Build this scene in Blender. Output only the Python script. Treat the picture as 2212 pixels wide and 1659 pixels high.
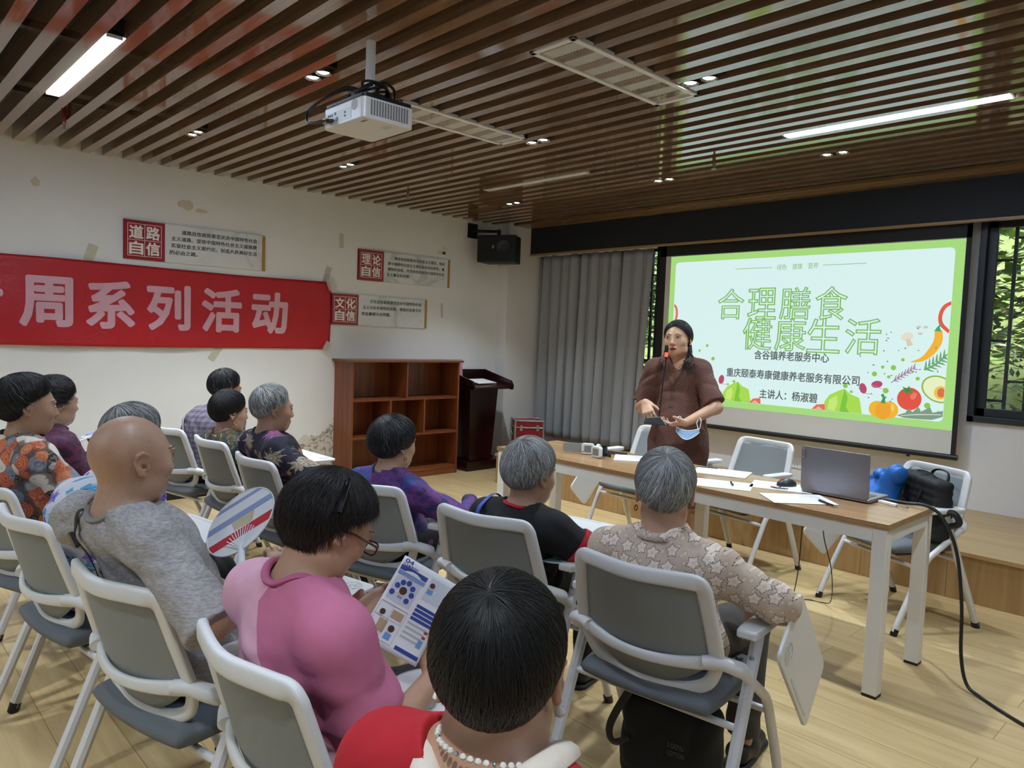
import bpy, math, random
import numpy as np
from mathutils import Vector, Matrix

for _o in list(bpy.data.objects):
    bpy.data.objects.remove(_o, do_unlink=True)
SC = bpy.context.scene
COL = SC.collection

# ------------------------------------------------------------------ camera
cam_d = bpy.data.cameras.new('camera')
cam = bpy.data.objects.new('camera', cam_d); COL.objects.link(cam)
CAM = np.array([6.3151, -6.2723, 1.4673]); YAW, PITCH, ROLL, FPX = 0.8122, -0.0648, 0.0373, 1580.36
def cam_axes():
    cy, sy, cp, sp, cr, sr = math.cos(YAW), math.sin(YAW), math.cos(PITCH), math.sin(PITCH), math.cos(ROLL), math.sin(ROLL)
    f = np.array([-sy*cp, cy*cp, sp]); r = np.array([cy, sy, 0.]); u = np.cross(r, f)
    return cr*r+sr*u, -sr*r+cr*u, f
_r, _u, _f = cam_axes()
cam.matrix_world = Matrix(((_r[0], _u[0], -_f[0], CAM[0]), (_r[1], _u[1], -_f[1], CAM[1]), (_r[2], _u[2], -_f[2], CAM[2]), (0, 0, 0, 1)))
cam_d.sensor_fit = 'HORIZONTAL'; cam_d.sensor_width = 36.0; cam_d.lens = FPX*36.0/2212; cam_d.clip_start = 0.05
SC.camera = cam

# ------------------------------------------------------------------ world, exposure
w = bpy.data.worlds.new('daylight'); SC.world = w; w.use_nodes = True
_nt = w.node_tree; _bg = _nt.nodes['Background']
_sky = _nt.nodes.new('ShaderNodeTexSky'); _sky.sky_type = 'HOSEK_WILKIE'; _sky.turbidity = 6.0
_sky.sun_direction = (0.3, -0.3, 0.9)
_nt.links.new(_sky.outputs['Color'], _bg.inputs['Color']); _bg.inputs['Strength'].default_value = 3.2
sun_d = bpy.data.lights.new('sun', 'SUN'); sun_d.energy = 4.5; sun_d.angle = .2; sun_d.color = (1, .97, .9)
sun = bpy.data.objects.new('sun', sun_d); COL.objects.link(sun); sun.rotation_euler = Vector((.2, .55, -.8)).to_track_quat('-Z', 'Y').to_euler()
vs = SC.view_settings
vs.view_transform = 'Standard'; vs.look = 'None'; vs.gamma = 1.0; vs.use_curve_mapping = False
vs.exposure = 2.1
cy_ = SC.cycles
cy_.max_bounces = 5; cy_.diffuse_bounces = 3; cy_.glossy_bounces = 3; cy_.transmission_bounces = 4; cy_.transparent_max_bounces = 6
cy_.caustics_reflective = False; cy_.caustics_refractive = False
cy_.use_denoising = True; cy_.sample_clamp_indirect = 4.0
ZC = 2.7296            # underside of the ceiling slats
STRIP_POWER = 17.0; SPOT_POWER = 26.0

# ------------------------------------------------------------------ colour and materials
def lin(c):
    if isinstance(c, str):
        c = tuple(int(c[i:i+2], 16) for i in (0, 2, 4))
    return tuple(((v/255)/12.92 if v/255 <= 0.04045 else ((v/255+0.055)/1.055)**2.4) for v in c[:3])+(1.0,)
MATS = {}
class NT:
    def __init__(s, name):
        s.m = bpy.data.materials.new(name); s.m.use_nodes = True
        s.t = s.m.node_tree; s.p = s.t.nodes['Principled BSDF']; s.out = s.t.nodes['Material Output']
    def n(s, typ, **kw):
        n = s.t.nodes.new('ShaderNode'+typ)
        for k, v in kw.items():
            if k.startswith('i_'):
                k2 = k[2:]; k2 = int(k2) if k2.isdigit() else k2
                n.inputs[k2].default_value = v
            else: setattr(n, k, v)
        return n
    def l(s, a, b): s.t.links.new(a, b)
    def coord(s, scale=(1, 1, 1), rot=(0, 0, 0), loc=(0, 0, 0), kind='Object'):
        if kind == 'World': src = s.n('NewGeometry').outputs['Position']
        else: src = s.n('TexCoord').outputs[kind]
        mp = s.n('Mapping'); mp.inputs['Scale'].default_value = scale; mp.inputs['Rotation'].default_value = rot; mp.inputs['Location'].default_value = loc
        s.l(src, mp.inputs['Vector']); return mp.outputs['Vector']
    def math(s, op, a, b=None, c=None):
        n = s.n('Math', operation=op)
        for i, v in enumerate((a, b, c)):
            if v is None: continue
            if isinstance(v, (int, float)): n.inputs[i].default_value = v
            else: s.l(v, n.inputs[i])
        return n.outputs[0]
    def noise(s, vec, scale=5, detail=3, rough=.5, dist=0):
        n = s.n('TexNoise'); n.inputs['Scale'].default_value = scale; n.inputs['Detail'].default_value = detail
        n.inputs['Roughness'].default_value = rough; n.inputs['Distortion'].default_value = dist
        s.l(vec, n.inputs['Vector']); return n.outputs['Fac']
    def ramp(s, fac, stops, interp='LINEAR'):
        n = s.n('ValToRGB'); cr = n.color_ramp; cr.interpolation = interp
        while len(cr.elements) > 1: cr.elements.remove(cr.elements[0])
        cr.elements[0].position = stops[0][0]; cr.elements[0].color = lin(stops[0][1])
        for p, c in stops[1:]:
            e = cr.elements.new(p); e.color = lin(c)
        s.l(fac, n.inputs['Fac']); return n.outputs['Color']
    def mix(s, fac, a, b, mode='MIX'):
        n = s.n('MixRGB', blend_type=mode)
        for i, v in enumerate((fac, a, b)):
            if isinstance(v, (int, float)): n.inputs[i].default_value = v
            elif isinstance(v, (tuple, str)): n.inputs[i].default_value = lin(v)
            else: s.l(v, n.inputs[i])
        return n.outputs[0]
    def bump(s, h, strength=.2, dist=.002):
        b = s.n('Bump'); b.inputs['Strength'].default_value = strength; b.inputs['Distance'].default_value = dist
        s.l(h, b.inputs['Height']); s.l(b.outputs['Normal'], s.p.inputs['Normal'])
    def set(s, col=None, rough=.5, metal=0, spec=None, **kw):
        p = s.p
        if col is not None:
            if isinstance(col, (tuple, str)): p.inputs['Base Color'].default_value = lin(col)
            else: s.l(col, p.inputs['Base Color'])
        if isinstance(rough, (int, float)): p.inputs['Roughness'].default_value = rough
        else: s.l(rough, p.inputs['Roughness'])
        p.inputs['Metallic'].default_value = metal
        if spec is not None: p.inputs['Specular IOR Level'].default_value = spec
        for k, v in kw.items(): p.inputs[k.replace('_', ' ')].default_value = v
        return s.m
def pm(name, col, rough=.5, metal=0, spec=None, nz=0.06, bump=0.0, bscale=300, **kw):
    """plain surface with a faint procedural unevenness"""
    if name in MATS: return MATS[name]
    N = NT(name); v = N.coord()
    f = N.noise(v, 9, 3)
    c = N.mix(f, tuple(max(0, x*(1-nz)) for x in hexrgb(col)), tuple(min(255, x*(1+nz)) for x in hexrgb(col)))
    if bump: N.bump(N.noise(v, bscale, 2), bump, .001)
    MATS[name] = N.set(c, rough, metal, spec, **kw); return MATS[name]
def hexrgb(c):
    return tuple(int(c[i:i+2], 16) for i in (0, 2, 4)) if isinstance(c, str) else c
def emis(name, col, strength):
    if name in MATS: return MATS[name]
    N = NT(name); N.set('000000', .6); N.p.inputs['Emission Color'].default_value = lin(col); N.p.inputs['Emission Strength'].default_value = strength
    MATS[name] = N.m; return N.m

def wood(name, c1, c2, c3, axis='x', rough=.4, scale=1.0, kind='World', bump=.05):
    """grain running along the axis"""
    if name in MATS: return MATS[name]
    N = NT(name)
    sc = {'x': (1.2, 26, 26), 'y': (26, 1.2, 26), 'z': (26, 26, 1.2)}[axis]
    v = N.coord(tuple(a*scale for a in sc), kind=kind)
    f = N.noise(v, 1.0, 5, .65, 1.2)
    v2 = N.coord(tuple(a*scale*.35 for a in sc), kind=kind)
    g = N.noise(v2, 1.0, 2, .5, .6)
    m = N.math('ADD', N.math('MULTIPLY', f, .6), N.math('MULTIPLY', g, .4))
    c = N.ramp(m, [(.3, c1), (.5, c2), (.68, c3)])
    if bump: N.bump(f, bump, .001)
    MATS[name] = N.set(c, rough); return MATS[name]

# ------------------------------------------------------------------ mesh builder
class MB:
    def __init__(s): s.v = []; s.f = []; s.m = []
    def add(s, vs_, fs, mat=0):
        o = len(s.v); s.v.extend([tuple(map(float, p)) for p in vs_])
        for f in fs: s.f.append(tuple(i+o for i in f)); s.m.append(mat)
        return s
    def box(s, lo, hi, mat=0, M=None):
        x0, y0, z0 = lo; x1, y1, z1 = hi
        p = [(x0, y0, z0), (x1, y0, z0), (x1, y1, z0), (x0, y1, z0), (x0, y0, z1), (x1, y0, z1), (x1, y1, z1), (x0, y1, z1)]
        if M is not None: p = [tuple(M @ Vector(q)) for q in p]
        return s.add(p, [(0, 3, 2, 1), (4, 5, 6, 7), (0, 1, 5, 4), (1, 2, 6, 5), (2, 3, 7, 6), (3, 0, 4, 7)], mat)
    def tube(s, pts, r, n=10, mat=0, closed=False, flat=None, up=None, caps=True, sq=1.0):
        """sweep a round (or flattened: flat = ratio along the fixed 'up' axis) section along points"""
        P = np.array(pts, float); m = len(P); R = np.broadcast_to(np.array(r, float), (m,))
        T = np.gradient(P, axis=0) if not closed else (np.roll(P, -1, 0)-np.roll(P, 1, 0))
        T /= np.linalg.norm(T, axis=1)[:, None]+1e-12
        vs_ = []; U = None
        for i in range(m):
            t = T[i]
            if up is not None: a = np.array(up, float)
            elif U is None: a = np.array((0, 0, 1.)) if abs(t[2]) < .9 else np.array((1., 0, 0))
            else: a = U
            a = a-t*(a@t); a /= np.linalg.norm(a)+1e-12; U = a; b = np.cross(t, a)
            for k in range(n):
                q = 2*math.pi*k/n; c_ = math.cos(q); s_ = math.sin(q)
                if sq != 1: c_ = math.copysign(abs(c_)**sq, c_); s_ = math.copysign(abs(s_)**sq, s_)
                vs_.append(P[i]+R[i]*(c_*b+s_*a*(flat or 1)))
        fs = []
        for i in range(m if closed else m-1):
            j = (i+1) % m
            for k in range(n): fs.append((i*n+k, i*n+(k+1) % n, j*n+(k+1) % n, j*n+k))
        if not closed and caps: fs += [tuple(range(n))[::-1], tuple((m-1)*n+k for k in range(n))]
        return s.add(vs_, fs, mat)
    def cyl(s, a, b, r1, r2=None, n=20, mat=0): return s.tube([a, b], [r1, r1 if r2 is None else r2], n, mat)
    def lathe(s, prof, n=24, c=(0, 0, 0), mat=0, M=None):
        vs_ = []
        for r, z in prof:
            for k in range(n):
                q = 2*math.pi*k/n; p = Vector((r*math.cos(q), r*math.sin(q), z))
                if M is not None: p = M @ p
                vs_.append((p[0]+c[0], p[1]+c[1], p[2]+c[2]))
        fs = [(i*n+k, i*n+(k+1) % n, (i+1)*n+(k+1) % n, (i+1)*n+k) for i in range(len(prof)-1) for k in range(n)]
        fs += [tuple(range(n))[::-1], tuple((len(prof)-1)*n+k for k in range(n))]
        return s.add(vs_, fs, mat)
    def prism(s, poly, M, h, mat=0):
        """2d polygon in the xy plane of matrix M, thickness h along its z"""
        n = len(poly)
        vs_ = [M @ Vector((x, y, 0)) for x, y in poly]+[M @ Vector((x, y, h)) for x, y in poly]
        fs = [tuple(range(n))[::-1], tuple(range(n, 2*n))]+[(i, (i+1) % n, n+(i+1) % n, n+i) for i in range(n)]
        return s.add(vs_, fs, mat)
    def grid(s, P, mat=0, closed_u=False):
        """P: (nu, nv, 3) array of points"""
        nu, nv = P.shape[:2]
        fs = [(i*nv+j, ((i+1) % nu)*nv+j, ((i+1) % nu)*nv+j+1, i*nv+j+1) for i in range(nu if closed_u else nu-1) for j in range(nv-1)]
        return s.add(P.reshape(-1, 3), fs, mat)
    def build(s, name, mats, parent=None, smooth=True, bevel=0, subsurf=0, solid=0, auto=40, kind=None, label=None):
        me = bpy.data.meshes.new(name); me.from_pydata(s.v, [], s.f)
        mats = mats if isinstance(mats, (list, tuple)) else [mats]
        for m in mats: me.materials.append(m)
        me.polygons.foreach_set('material_index', s.m)
        me.polygons.foreach_set('use_smooth', [bool(smooth)]*len(s.f)); me.update()
        return link(name, me, parent, bevel, subsurf, solid, auto if smooth else 0, kind, label)
def link(name, me, parent=None, bevel=0, subsurf=0, solid=0, auto=0, kind=None, label=None):
    if auto and hasattr(me, 'set_sharp_from_angle'): me.set_sharp_from_angle(angle=math.radians(auto))
    o = bpy.data.objects.new(name, me); COL.objects.link(o)
    if parent is not None: o.parent = parent
    if solid:
        m = o.modifiers.new('solid', 'SOLIDIFY'); m.thickness = solid; m.offset = 0
    if bevel:
        m = o.modifiers.new('bevel', 'BEVEL'); m.width = bevel; m.segments = 2; m.limit_method = 'ANGLE'; m.angle_limit = math.radians(50)
    if subsurf:
        m = o.modifiers.new('sub', 'SUBSURF'); m.levels = subsurf; m.render_levels = subsurf
    if kind: o['kind'] = kind
    if label: o['label'] = label
    return o
def tag(o, label, cat, group=None, kind=None):
    o['label'] = label; o['category'] = cat
    if group: o['group'] = group
    if kind: o['kind'] = kind
    return o
def thing(name, label, cat, loc=(0, 0, 0), rz=0.0, group=None):
    o = bpy.data.objects.new(name, None); COL.objects.link(o); o.empty_display_size = .1
    o.location = loc; o.rotation_euler = (0, 0, rz); return tag(o, label, cat, group)
def struct(o): o['kind'] = 'structure'; return o
def copy_tree(o, parent=None):
    c = o.copy(); COL.objects.link(c)
    if parent is not None: c.parent = parent; c.matrix_parent_inverse = o.matrix_parent_inverse.copy()
    for ch in list(o.children): copy_tree(ch, c)
    return c
def TR(loc=(0, 0, 0), rot=(0, 0, 0)):
    from mathutils import Euler
    return Matrix.Translation(loc) @ Euler(rot).to_matrix().to_4x4()
def frame(o, xa, ya):
    """matrix with origin o and x, y axes (z = x cross y)"""
    x = Vector(xa).normalized(); y = Vector(ya); y = (y-x*y.dot(x)).normalized(); z = x.cross(y)
    return Matrix(((x[0], y[0], z[0], o[0]), (x[1], y[1], z[1], o[1]), (x[2], y[2], z[2], o[2]), (0, 0, 0, 1)))
def spline(pts, n=8, closed=False):
    """Catmull-Rom through the points"""
    P = np.array(pts, float); m = len(P); out = []
    for i in range(m if closed else m-1):
        g = (lambda k: P[k % m]) if closed else (lambda k: P[min(max(k, 0), m-1)])
        p0, p1, p2, p3 = g(i-1), g(i), g(i+1), g(i+2)
        for k in range(n):
            t = k/n
            out.append(.5*(2*p1+(p2-p0)*t+(2*p0-5*p1+4*p2-p3)*t*t+(3*p1-p0-3*p2+p3)*t**3))
    if not closed: out.append(P[-1])
    return np.array(out)
def rrect(w, h, r, n=5):
    out = []
    for cx, cy, a0 in ((w/2-r, h/2-r, 0), (-w/2+r, h/2-r, 90), (-w/2+r, -h/2+r, 180), (w/2-r, -h/2+r, 270)):
        for k in range(n+1):
            a = math.radians(a0+90*k/n); out.append((cx+r*math.cos(a), cy+r*math.sin(a)))
    return out
def circ(n, rx, ry=None, cx=0, cy=0, a0=0):
    ry = rx if ry is None else ry
    return [(cx+rx*math.cos(a0+2*math.pi*k/n), cy+ry*math.sin(a0+2*math.pi*k/n)) for k in range(n)]
def text_mesh(items, res=3):
    """items: (string, size, Matrix, bold, outline, material index, extrude, align) -> MB with all the lettering"""
    mb = MB()
    for it in items:
        s, size, M, bold, outline, mi, ext, al = it
        cu = bpy.data.curves.new('lettering', 'FONT'); cu.body = s; cu.size = size; cu.resolution_u = res
        cu.align_x = al; cu.align_y = 'CENTER'
        if outline: cu.fill_mode = 'NONE'; cu.bevel_depth = outline; cu.bevel_resolution = 0
        else: cu.offset = bold*size; cu.extrude = ext
        o = bpy.data.objects.new('lettering', cu); COL.objects.link(o)
        bpy.context.view_layer.update()
        dg = bpy.context.evaluated_depsgraph_get()
        me = bpy.data.meshes.new_from_object(o.evaluated_get(dg))
        mb.add([M @ v.co for v in me.vertices], [tuple(p.vertices) for p in me.polygons], mi)
        bpy.data.objects.remove(o); bpy.data.curves.remove(cu); bpy.data.meshes.remove(me)
    return mb
# ================================================================== the room
RX, RY = 8.4, -10.2            # right and rear extents
def m_floor():
    N = NT('floor_planks')
    v = N.coord(kind='World')
    sp = N.n('SeparateXYZ'); N.l(v, sp.inputs[0])
    br = N.n('TexBrick', offset=.37, offset_frequency=2)
    N.l(v, br.inputs['Vector'])
    br.inputs['Scale'].default_value = 1.0; br.inputs['Mortar Size'].default_value = .0016; br.inputs['Mortar Smooth'].default_value = .1
    br.inputs['Brick Width'].default_value = 1.22; br.inputs['Row Height'].default_value = .19; br.inputs['Bias'].default_value = 0
    br.inputs['Color1'].default_value = (0, 0, 0, 1); br.inputs['Color2'].default_value = (1, 1, 1, 1); br.inputs['Mortar'].default_value = (.5, .5, .5, 1)
    # offset the grain per plank
    off = N.n('VectorMath', operation='MULTIPLY_ADD'); N.l(br.outputs['Color'], off.inputs[0]); off.inputs[1].default_value = (7, 3, 0); N.l(v, off.inputs[2])
    mp = N.n('Mapping'); mp.inputs['Scale'].default_value = (1.1, 17, 17); N.l(off.outputs[0], mp.inputs['Vector'])
    f = N.noise(mp.outputs['Vector'], 1, 5, .62, 1.6)
    mp2 = N.n('Mapping'); mp2.inputs['Scale'].default_value = (.7, 6, 6); N.l(off.outputs[0], mp2.inputs['Vector'])
    g = N.noise(mp2.outputs['Vector'], 1, 2, .5, 1)
    c = N.ramp(N.math('ADD', N.math('MULTIPLY', f, .55), N.math('MULTIPLY', g, .45)), [(.3, 'A88B5C'), (.47, 'C4A876'), (.6, 'D0B685'), (.72, 'DBC497')])
    c = N.mix(N.math('MULTIPLY', br.outputs['Color'], .25), c, 'C0A377')
    c = N.mix(br.outputs['Fac'], c, '8A734B')
    N.bump(br.outputs['Fac'], .15, -.001)
    return N.set(c, .33)
def m_wall(name, col, damp=False):
    N = NT(name); v = N.coord(kind='World')
    f = N.noise(v, 1.7, 4, .6); g = N.noise(v, 60, 2)
    h = hexrgb(col)
    c = N.mix(f, tuple(x*.965 for x in h), tuple(min(255, x*1.03) for x in h))
    if damp:
        sp = N.n('SeparateXYZ'); N.l(v, sp.inputs[0])
        # flaking damp patch low on the wall beside the bookcase
        n1 = N.noise(v, 4.5, 6, .65, .4); n2 = N.noise(v, 13, 5, .7, 1.2)
        yy = N.math('ABSOLUTE', N.math('ADD', sp.outputs['Y'], 2.62))
        reach = N.math('SUBTRACT', .66, N.math('MULTIPLY', yy, .62))
        lvl = N.math('SUBTRACT', N.math('ADD', reach, N.math('MULTIPLY', N.math('SUBTRACT', n1, .5), .55)), sp.outputs['Z'])
        mk = N.n('MapRange'); mk.inputs[1].default_value = 0; mk.inputs[2].default_value = .02; N.l(lvl, mk.inputs[0])
        mk2 = N.n('MapRange'); mk2.inputs[1].default_value = .52; mk2.inputs[2].default_value = .56; N.l(n2, mk2.inputs[0])
        flake = N.math('MULTIPLY', mk.outputs[0], mk2.outputs[0])
        c = N.mix(N.math('MULTIPLY', mk.outputs[0], .55), c, 'C9C0A8')
        c = N.mix(N.math('MULTIPLY', flake, .75), c, '77705F')
    N.bump(g, .06, .001)
    return N.set(c, .7)
M_WALL = m_wall('wall_paint', 'EAE9E6'); M_WALL_DAMP = m_wall('wall_paint_damp', 'EAE9E6', True)
M_FLOOR = m_floor()
M_SLAT = wood('slat_laminate', '67503D', '876B54', 'A3866D', 'x', .10, .9)
M_SLAT.node_tree.nodes['Principled BSDF'].inputs['Specular IOR Level'].default_value = .7; _sp = M_SLAT.node_tree.nodes['Principled BSDF']; _sp.inputs['Coat Weight'].default_value = .7; _sp.inputs['Coat Roughness'].default_value = .06; _sp.inputs['Coat IOR'].default_value = 1.7
M_PLANK = wood('plank_laminate', '6A5036', '886A48', '9E7D57', 'x', .22, .8)
M_STAGE = wood('stage_laminate', '9C7B4E', 'B18F60', 'BF9F70', 'z', .38, .7)
M_STAGETOP = wood('stage_top_laminate', 'A98A5B', 'BC9C6B', 'C9AB7C', 'x', .36, .7)
M_NAVY = pm('valance_navy', '121B23', .6)
M_SLAB = pm('slab_grey', '5A5752', .8)
M_BLACK = pm('black_plastic', '151617', .45)
M_FRAME = pm('window_frame_grey', '2A3034', .4)
M_WHITE = pm('white_plastic', 'E6E6E6', .35, nz=.02)

struct(MB().box((-.3, RY, -.12), (RX, .25, 0)).build('floor', M_FLOOR, smooth=False))
struct(MB().box((-.3, RY, 3.15), (RX, .3, 3.3)).build('ceiling', M_SLAB, smooth=False))
struct(MB().box((-.25, RY, 0), (0, .25, 3.15)).build('wall_left', M_WALL_DAMP, smooth=False))
struct(MB().box((RX, RY, 0), (RX+.2, .25, 3.15)).build('wall_right', M_WALL, smooth=False))
struct(MB().box((-.25, RY-.2, 0), (RX+.2, RY, 3.15)).build('wall_rear', M_WALL, smooth=False))
struct(MB().box((0, -.57, 0), (.16, 0, 3.15)).build('trim_1', M_WALL, smooth=False, label='white corner pillar'))
# screen wall with two window openings
W1 = (4.695, 6.75, .96, 2.50); W2 = (.55, 1.90, .96, 2.50)
mb = MB()
xs = [0, W2[0], W2[1], W1[0], W1[1], RX]
for i in range(5):
    if i in (1, 3):
        mb.box((xs[i], 0, 0), (xs[i+1], .2, .96)); mb.box((xs[i], 0, 2.5), (xs[i+1], .2, 3.15))
    else: mb.box((xs[i], 0, 0), (xs[i+1], .2, 3.15))
struct(mb.build('wall_front', M_WALL, smooth=False))

# slatted ceiling: laminate battens across the room, closed by a plank before the valance
slats = MB(); k = -36
for k in range(-34, 33):
    y = -5.2546+.1424*k
    slats.box((0, y, ZC), (RX, y+.062, ZC+.105))
struct(slats.build('ceiling_slat_panel', M_SLAT, bevel=0, smooth=False))
struct(MB().box((.0, -.50, ZC-.004), (RX, -.20, ZC+.02)).build('trim_2', M_PLANK, smooth=False, label='wooden end plank of the slatted ceiling'))
# carriers above the slats
mb = MB()
for x in (.9, 2.1, 3.3, 4.5, 5.7, 6.9):
    mb.box((x, RY, ZC+.105), (x+.05, -.4, ZC+.14))
struct(mb.build('ceiling_carrier_rails', pm('carrier_grey', '5C5953', .5, .4), smooth=False))
# duct stub above the slats near the strip light
struct(MB().box((.0, -7.2, 2.93), (2.3, -6.0, 3.14)).build('ceiling_duct', pm('duct_white', 'B9B7B2', .5), smooth=False))
# navy valance box in front of the windows, thin wooden strip along its lower edge
struct(MB().box((.16, -.22, 2.43), (RX, -.19, ZC)).build('trim_3', M_NAVY, smooth=False, label='navy valance board'))
struct(MB().box((.16, -.235, 2.412), (RX, -.185, 2.43)).build('trim_4', wood('valance_strip', '8A6A45', 'A5835A', 'B08F66', 'x', .35), smooth=False, label='thin wooden strip under the valance'))
struct(MB().box((0, RY, 0), (.012, -.57, .075)).build('baseboard_left', M_BLACK, smooth=False))

# low wooden stage along the screen wall
st = MB().box((.95, -1.365, 0), (RX, -.002, .272)).build('stage_platform_body', M_STAGE, smooth=False)
st.name = 'platform'; struct(st)
tp = MB().box((.945, -1.385, .272), (RX, -.002, .297)).build('platform_top', M_STAGETOP, st, smooth=False, bevel=.002)
sm = MB()
for i in range(14): sm.box((1.5+i*.5, -1.3665, .003), (1.5015+i*.5, -1.364, .270))
sm.build('panel_seam', pm('seam_dark', '6B5333', .6), st, smooth=False)

# ------------------------------------------------------------------ windows
M_GLASS = bpy.data.materials.new('window_glass'); M_GLASS.use_nodes = True
_t = M_GLASS.node_tree; _p = _t.nodes['Principled BSDF']
_tr = _t.nodes.new('ShaderNodeBsdfTransparent'); _gl = _t.nodes.new('ShaderNodeBsdfGlossy'); _gl.inputs['Roughness'].default_value = .02
_fr = _t.nodes.new('ShaderNodeFresnel'); _fr.inputs['IOR'].default_value = 1.45
_mx = _t.nodes.new('ShaderNodeMixShader'); _tr.inputs['Color'].default_value = (.92, .95, .94, 1)
_t.links.new(_fr.outputs[0], _mx.inputs[0]); _t.links.new(_tr.outputs[0], _mx.inputs[1]); _t.links.new(_gl.outputs[0], _mx.inputs[2])
_t.links.new(_mx.outputs[0], _t.nodes['Material Output'].inputs['Surface'])
def window(name, x0, x1, z0, z1, sashes):
    mb = MB()
    b = .045
    for a, c in (((x0, z0), (x1, z0+b)), ((x0, z1-b), (x1, z1)), ((x0, z0), (x0+b, z1)), ((x1-b, z0), (x1, z1))):
        mb.box((a[0], -.03, a[1]), (c[0], .10, c[1]))
    root = struct(mb.build(name, M_FRAME, smooth=False, bevel=.003))
    for sx0, sx1, yy in sashes:
        s = MB(); b2 = .06
        for a, c in (((sx0, z0+b), (sx1, z0+b+b2)), ((sx0, z1-b-b2), (sx1, z1-b)), ((sx0, z0+b), (sx0+b2, z1-b)), ((sx1-b2, z0+b), (sx1, z1-b))):
            s.box((a[0], yy, a[1]), (c[0], yy+.035, c[1]))
        so = s.build('window_sash', M_FRAME, root, smooth=False, bevel=.003)
        MB().box((sx0+b2, yy+.015, z0+b+b2), (sx1-b2, yy+.02, z1-b-b2)).build('window_pane', M_GLASS, so, smooth=False)
    # security bars outside the glass
    g = MB()
    n = int((x1-x0)/.125)
    for i in range(n+1):
        x = x0+.06+i*.128
        if x > x1-.03: break
        g.box((x-.011, .15, z0+.02), (x+.011, .172, z1-.02))
        for j, z in enumerate((1.12, 1.27, 1.57, 1.87, 2.17, 2.33)):
            if (i+j) % 2 == 0 and x+.128 < x1: g.box((x, .152, z-.009), (x+.128, .168, z+.009))
    g.build('window_grille', pm('grille_dark', '2E2F2E', .55), root, smooth=False)
    return root
window('window_1', *W1, [(4.735, 5.75, .03), (5.69, 6.71, -.005)])
window('window_2', *W2, [(.59, 1.25, .03), (1.20, 1.86, -.005)])

# ------------------------------------------------------------------ outdoors: planted bank behind the windows
rnd = random.Random(5)
N = NT('leaf_green'); oi = N.n('NewGeometry').outputs['Random Per Island']
c = N.ramp(oi, [(0, '3A4F26'), (.35, '587036'), (.7, '7B914C'), (.93, 'A4B46C'), (1, 'B9AF94')]); M_LEAF = N.set(c, .5, Transmission_Weight=0.0)
N = NT('dry_leaf'); oi = N.n('NewGeometry').outputs['Random Per Island']
M_DRY = N.set(N.ramp(oi, [(0, '6B5F52'), (.5, '8E8172'), (1, '5A6B3A')]), .6)
struct(MB().box((-6, .3, -.3), (16, 14, .0)).build('ground_outside', pm('soil', '5D5A3E', .9, nz=.25), smooth=False))
def leaves(mb, n, box, size, asp, mat=0, droop=.5):
    (x0, x1), (y0, y1), (z0, z1) = box
    for _ in range(n):
        p = Vector((rnd.uniform(x0, x1), rnd.uniform(y0, y1), rnd.uniform(z0, z1)))
        a = rnd.uniform(0, 6.28); d = Vector((math.cos(a), math.sin(a), rnd.uniform(-droop, .6))).normalized()
        L = size*rnd.uniform(.6, 1.4); q = d.cross(Vector((rnd.uniform(-.4, .4), rnd.uniform(-.4, .4), 1))).normalized()*L*asp
        u = d*L
        mb.add([p, p+u*.5+q, p+u, p+u*.5-q], [(0, 1, 2, 3)], mat)
mb = MB(); leaves(mb, 9000, ((-1, 9), (1.0, 2.6), (.2, 1.75)), .16, .12)
o = mb.build('bamboo_grass', M_LEAF, smooth=False); tag(o, 'dense green bamboo grass growing on the bank outside the windows', 'grass', kind='stuff')
mb = MB(); leaves(mb, 900, ((3.6, 8.5), (.6, 1.3), (2.05, 3.3)), .15, .42)
o = mb.build('vine_leaves', M_LEAF, smooth=False); tag(o, 'broad bright vine leaves hanging at the top of the barred window', 'leaves', kind='stuff')
mb = MB(); leaves(mb, 6500, ((-1, 9.5), (2.6, 3.6), (1.4, 2.9)), .2, .3, 0)
leaves(mb, 900, ((-1, 9.5), (2.4, 3.4), (1.5, 2.2)), .16, .3, 1)
o = mb.build('shrub_leaves', [M_LEAF, M_DRY], smooth=False); tag(o, 'tangled shrub leaves with dry brown patches behind the bamboo grass', 'shrub', kind='stuff')
tr = thing('garden_tree', 'dark crooked tree trunk outside the barred window', 'tree', (6.2, 2.3, 0))
MB().tube(spline([(0, 0, 0), (.1, 0, .9), (-.15, .1, 1.6), (.15, 0, 2.2), (-.1, .1, 3.2)]), np.linspace(.11, .05, 33), 9).build('trunk', pm('bark', '4A4136', .9, nz=.2), tr)
MB().tube(spline([(-.1, .08, 1.5), (-.5, 0, 1.8), (-.8, -.1, 2.3)]), np.linspace(.05, .02, 17), 8).build('branch', pm('bark', '4A4136', .9), tr)
MB().tube(spline([(.12, 0, 2.1), (.5, 0, 2.3), (.8, -.1, 2.8)]), np.linspace(.05, .02, 17), 8).build('branch', pm('bark', '4A4136', .9), tr)
struct(MB().box((-5, 4.6, 0), (15, 4.8, 3.4)).build('wall_outside', pm('far_wall', '76804F', .9, nz=.35), smooth=False))

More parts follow.
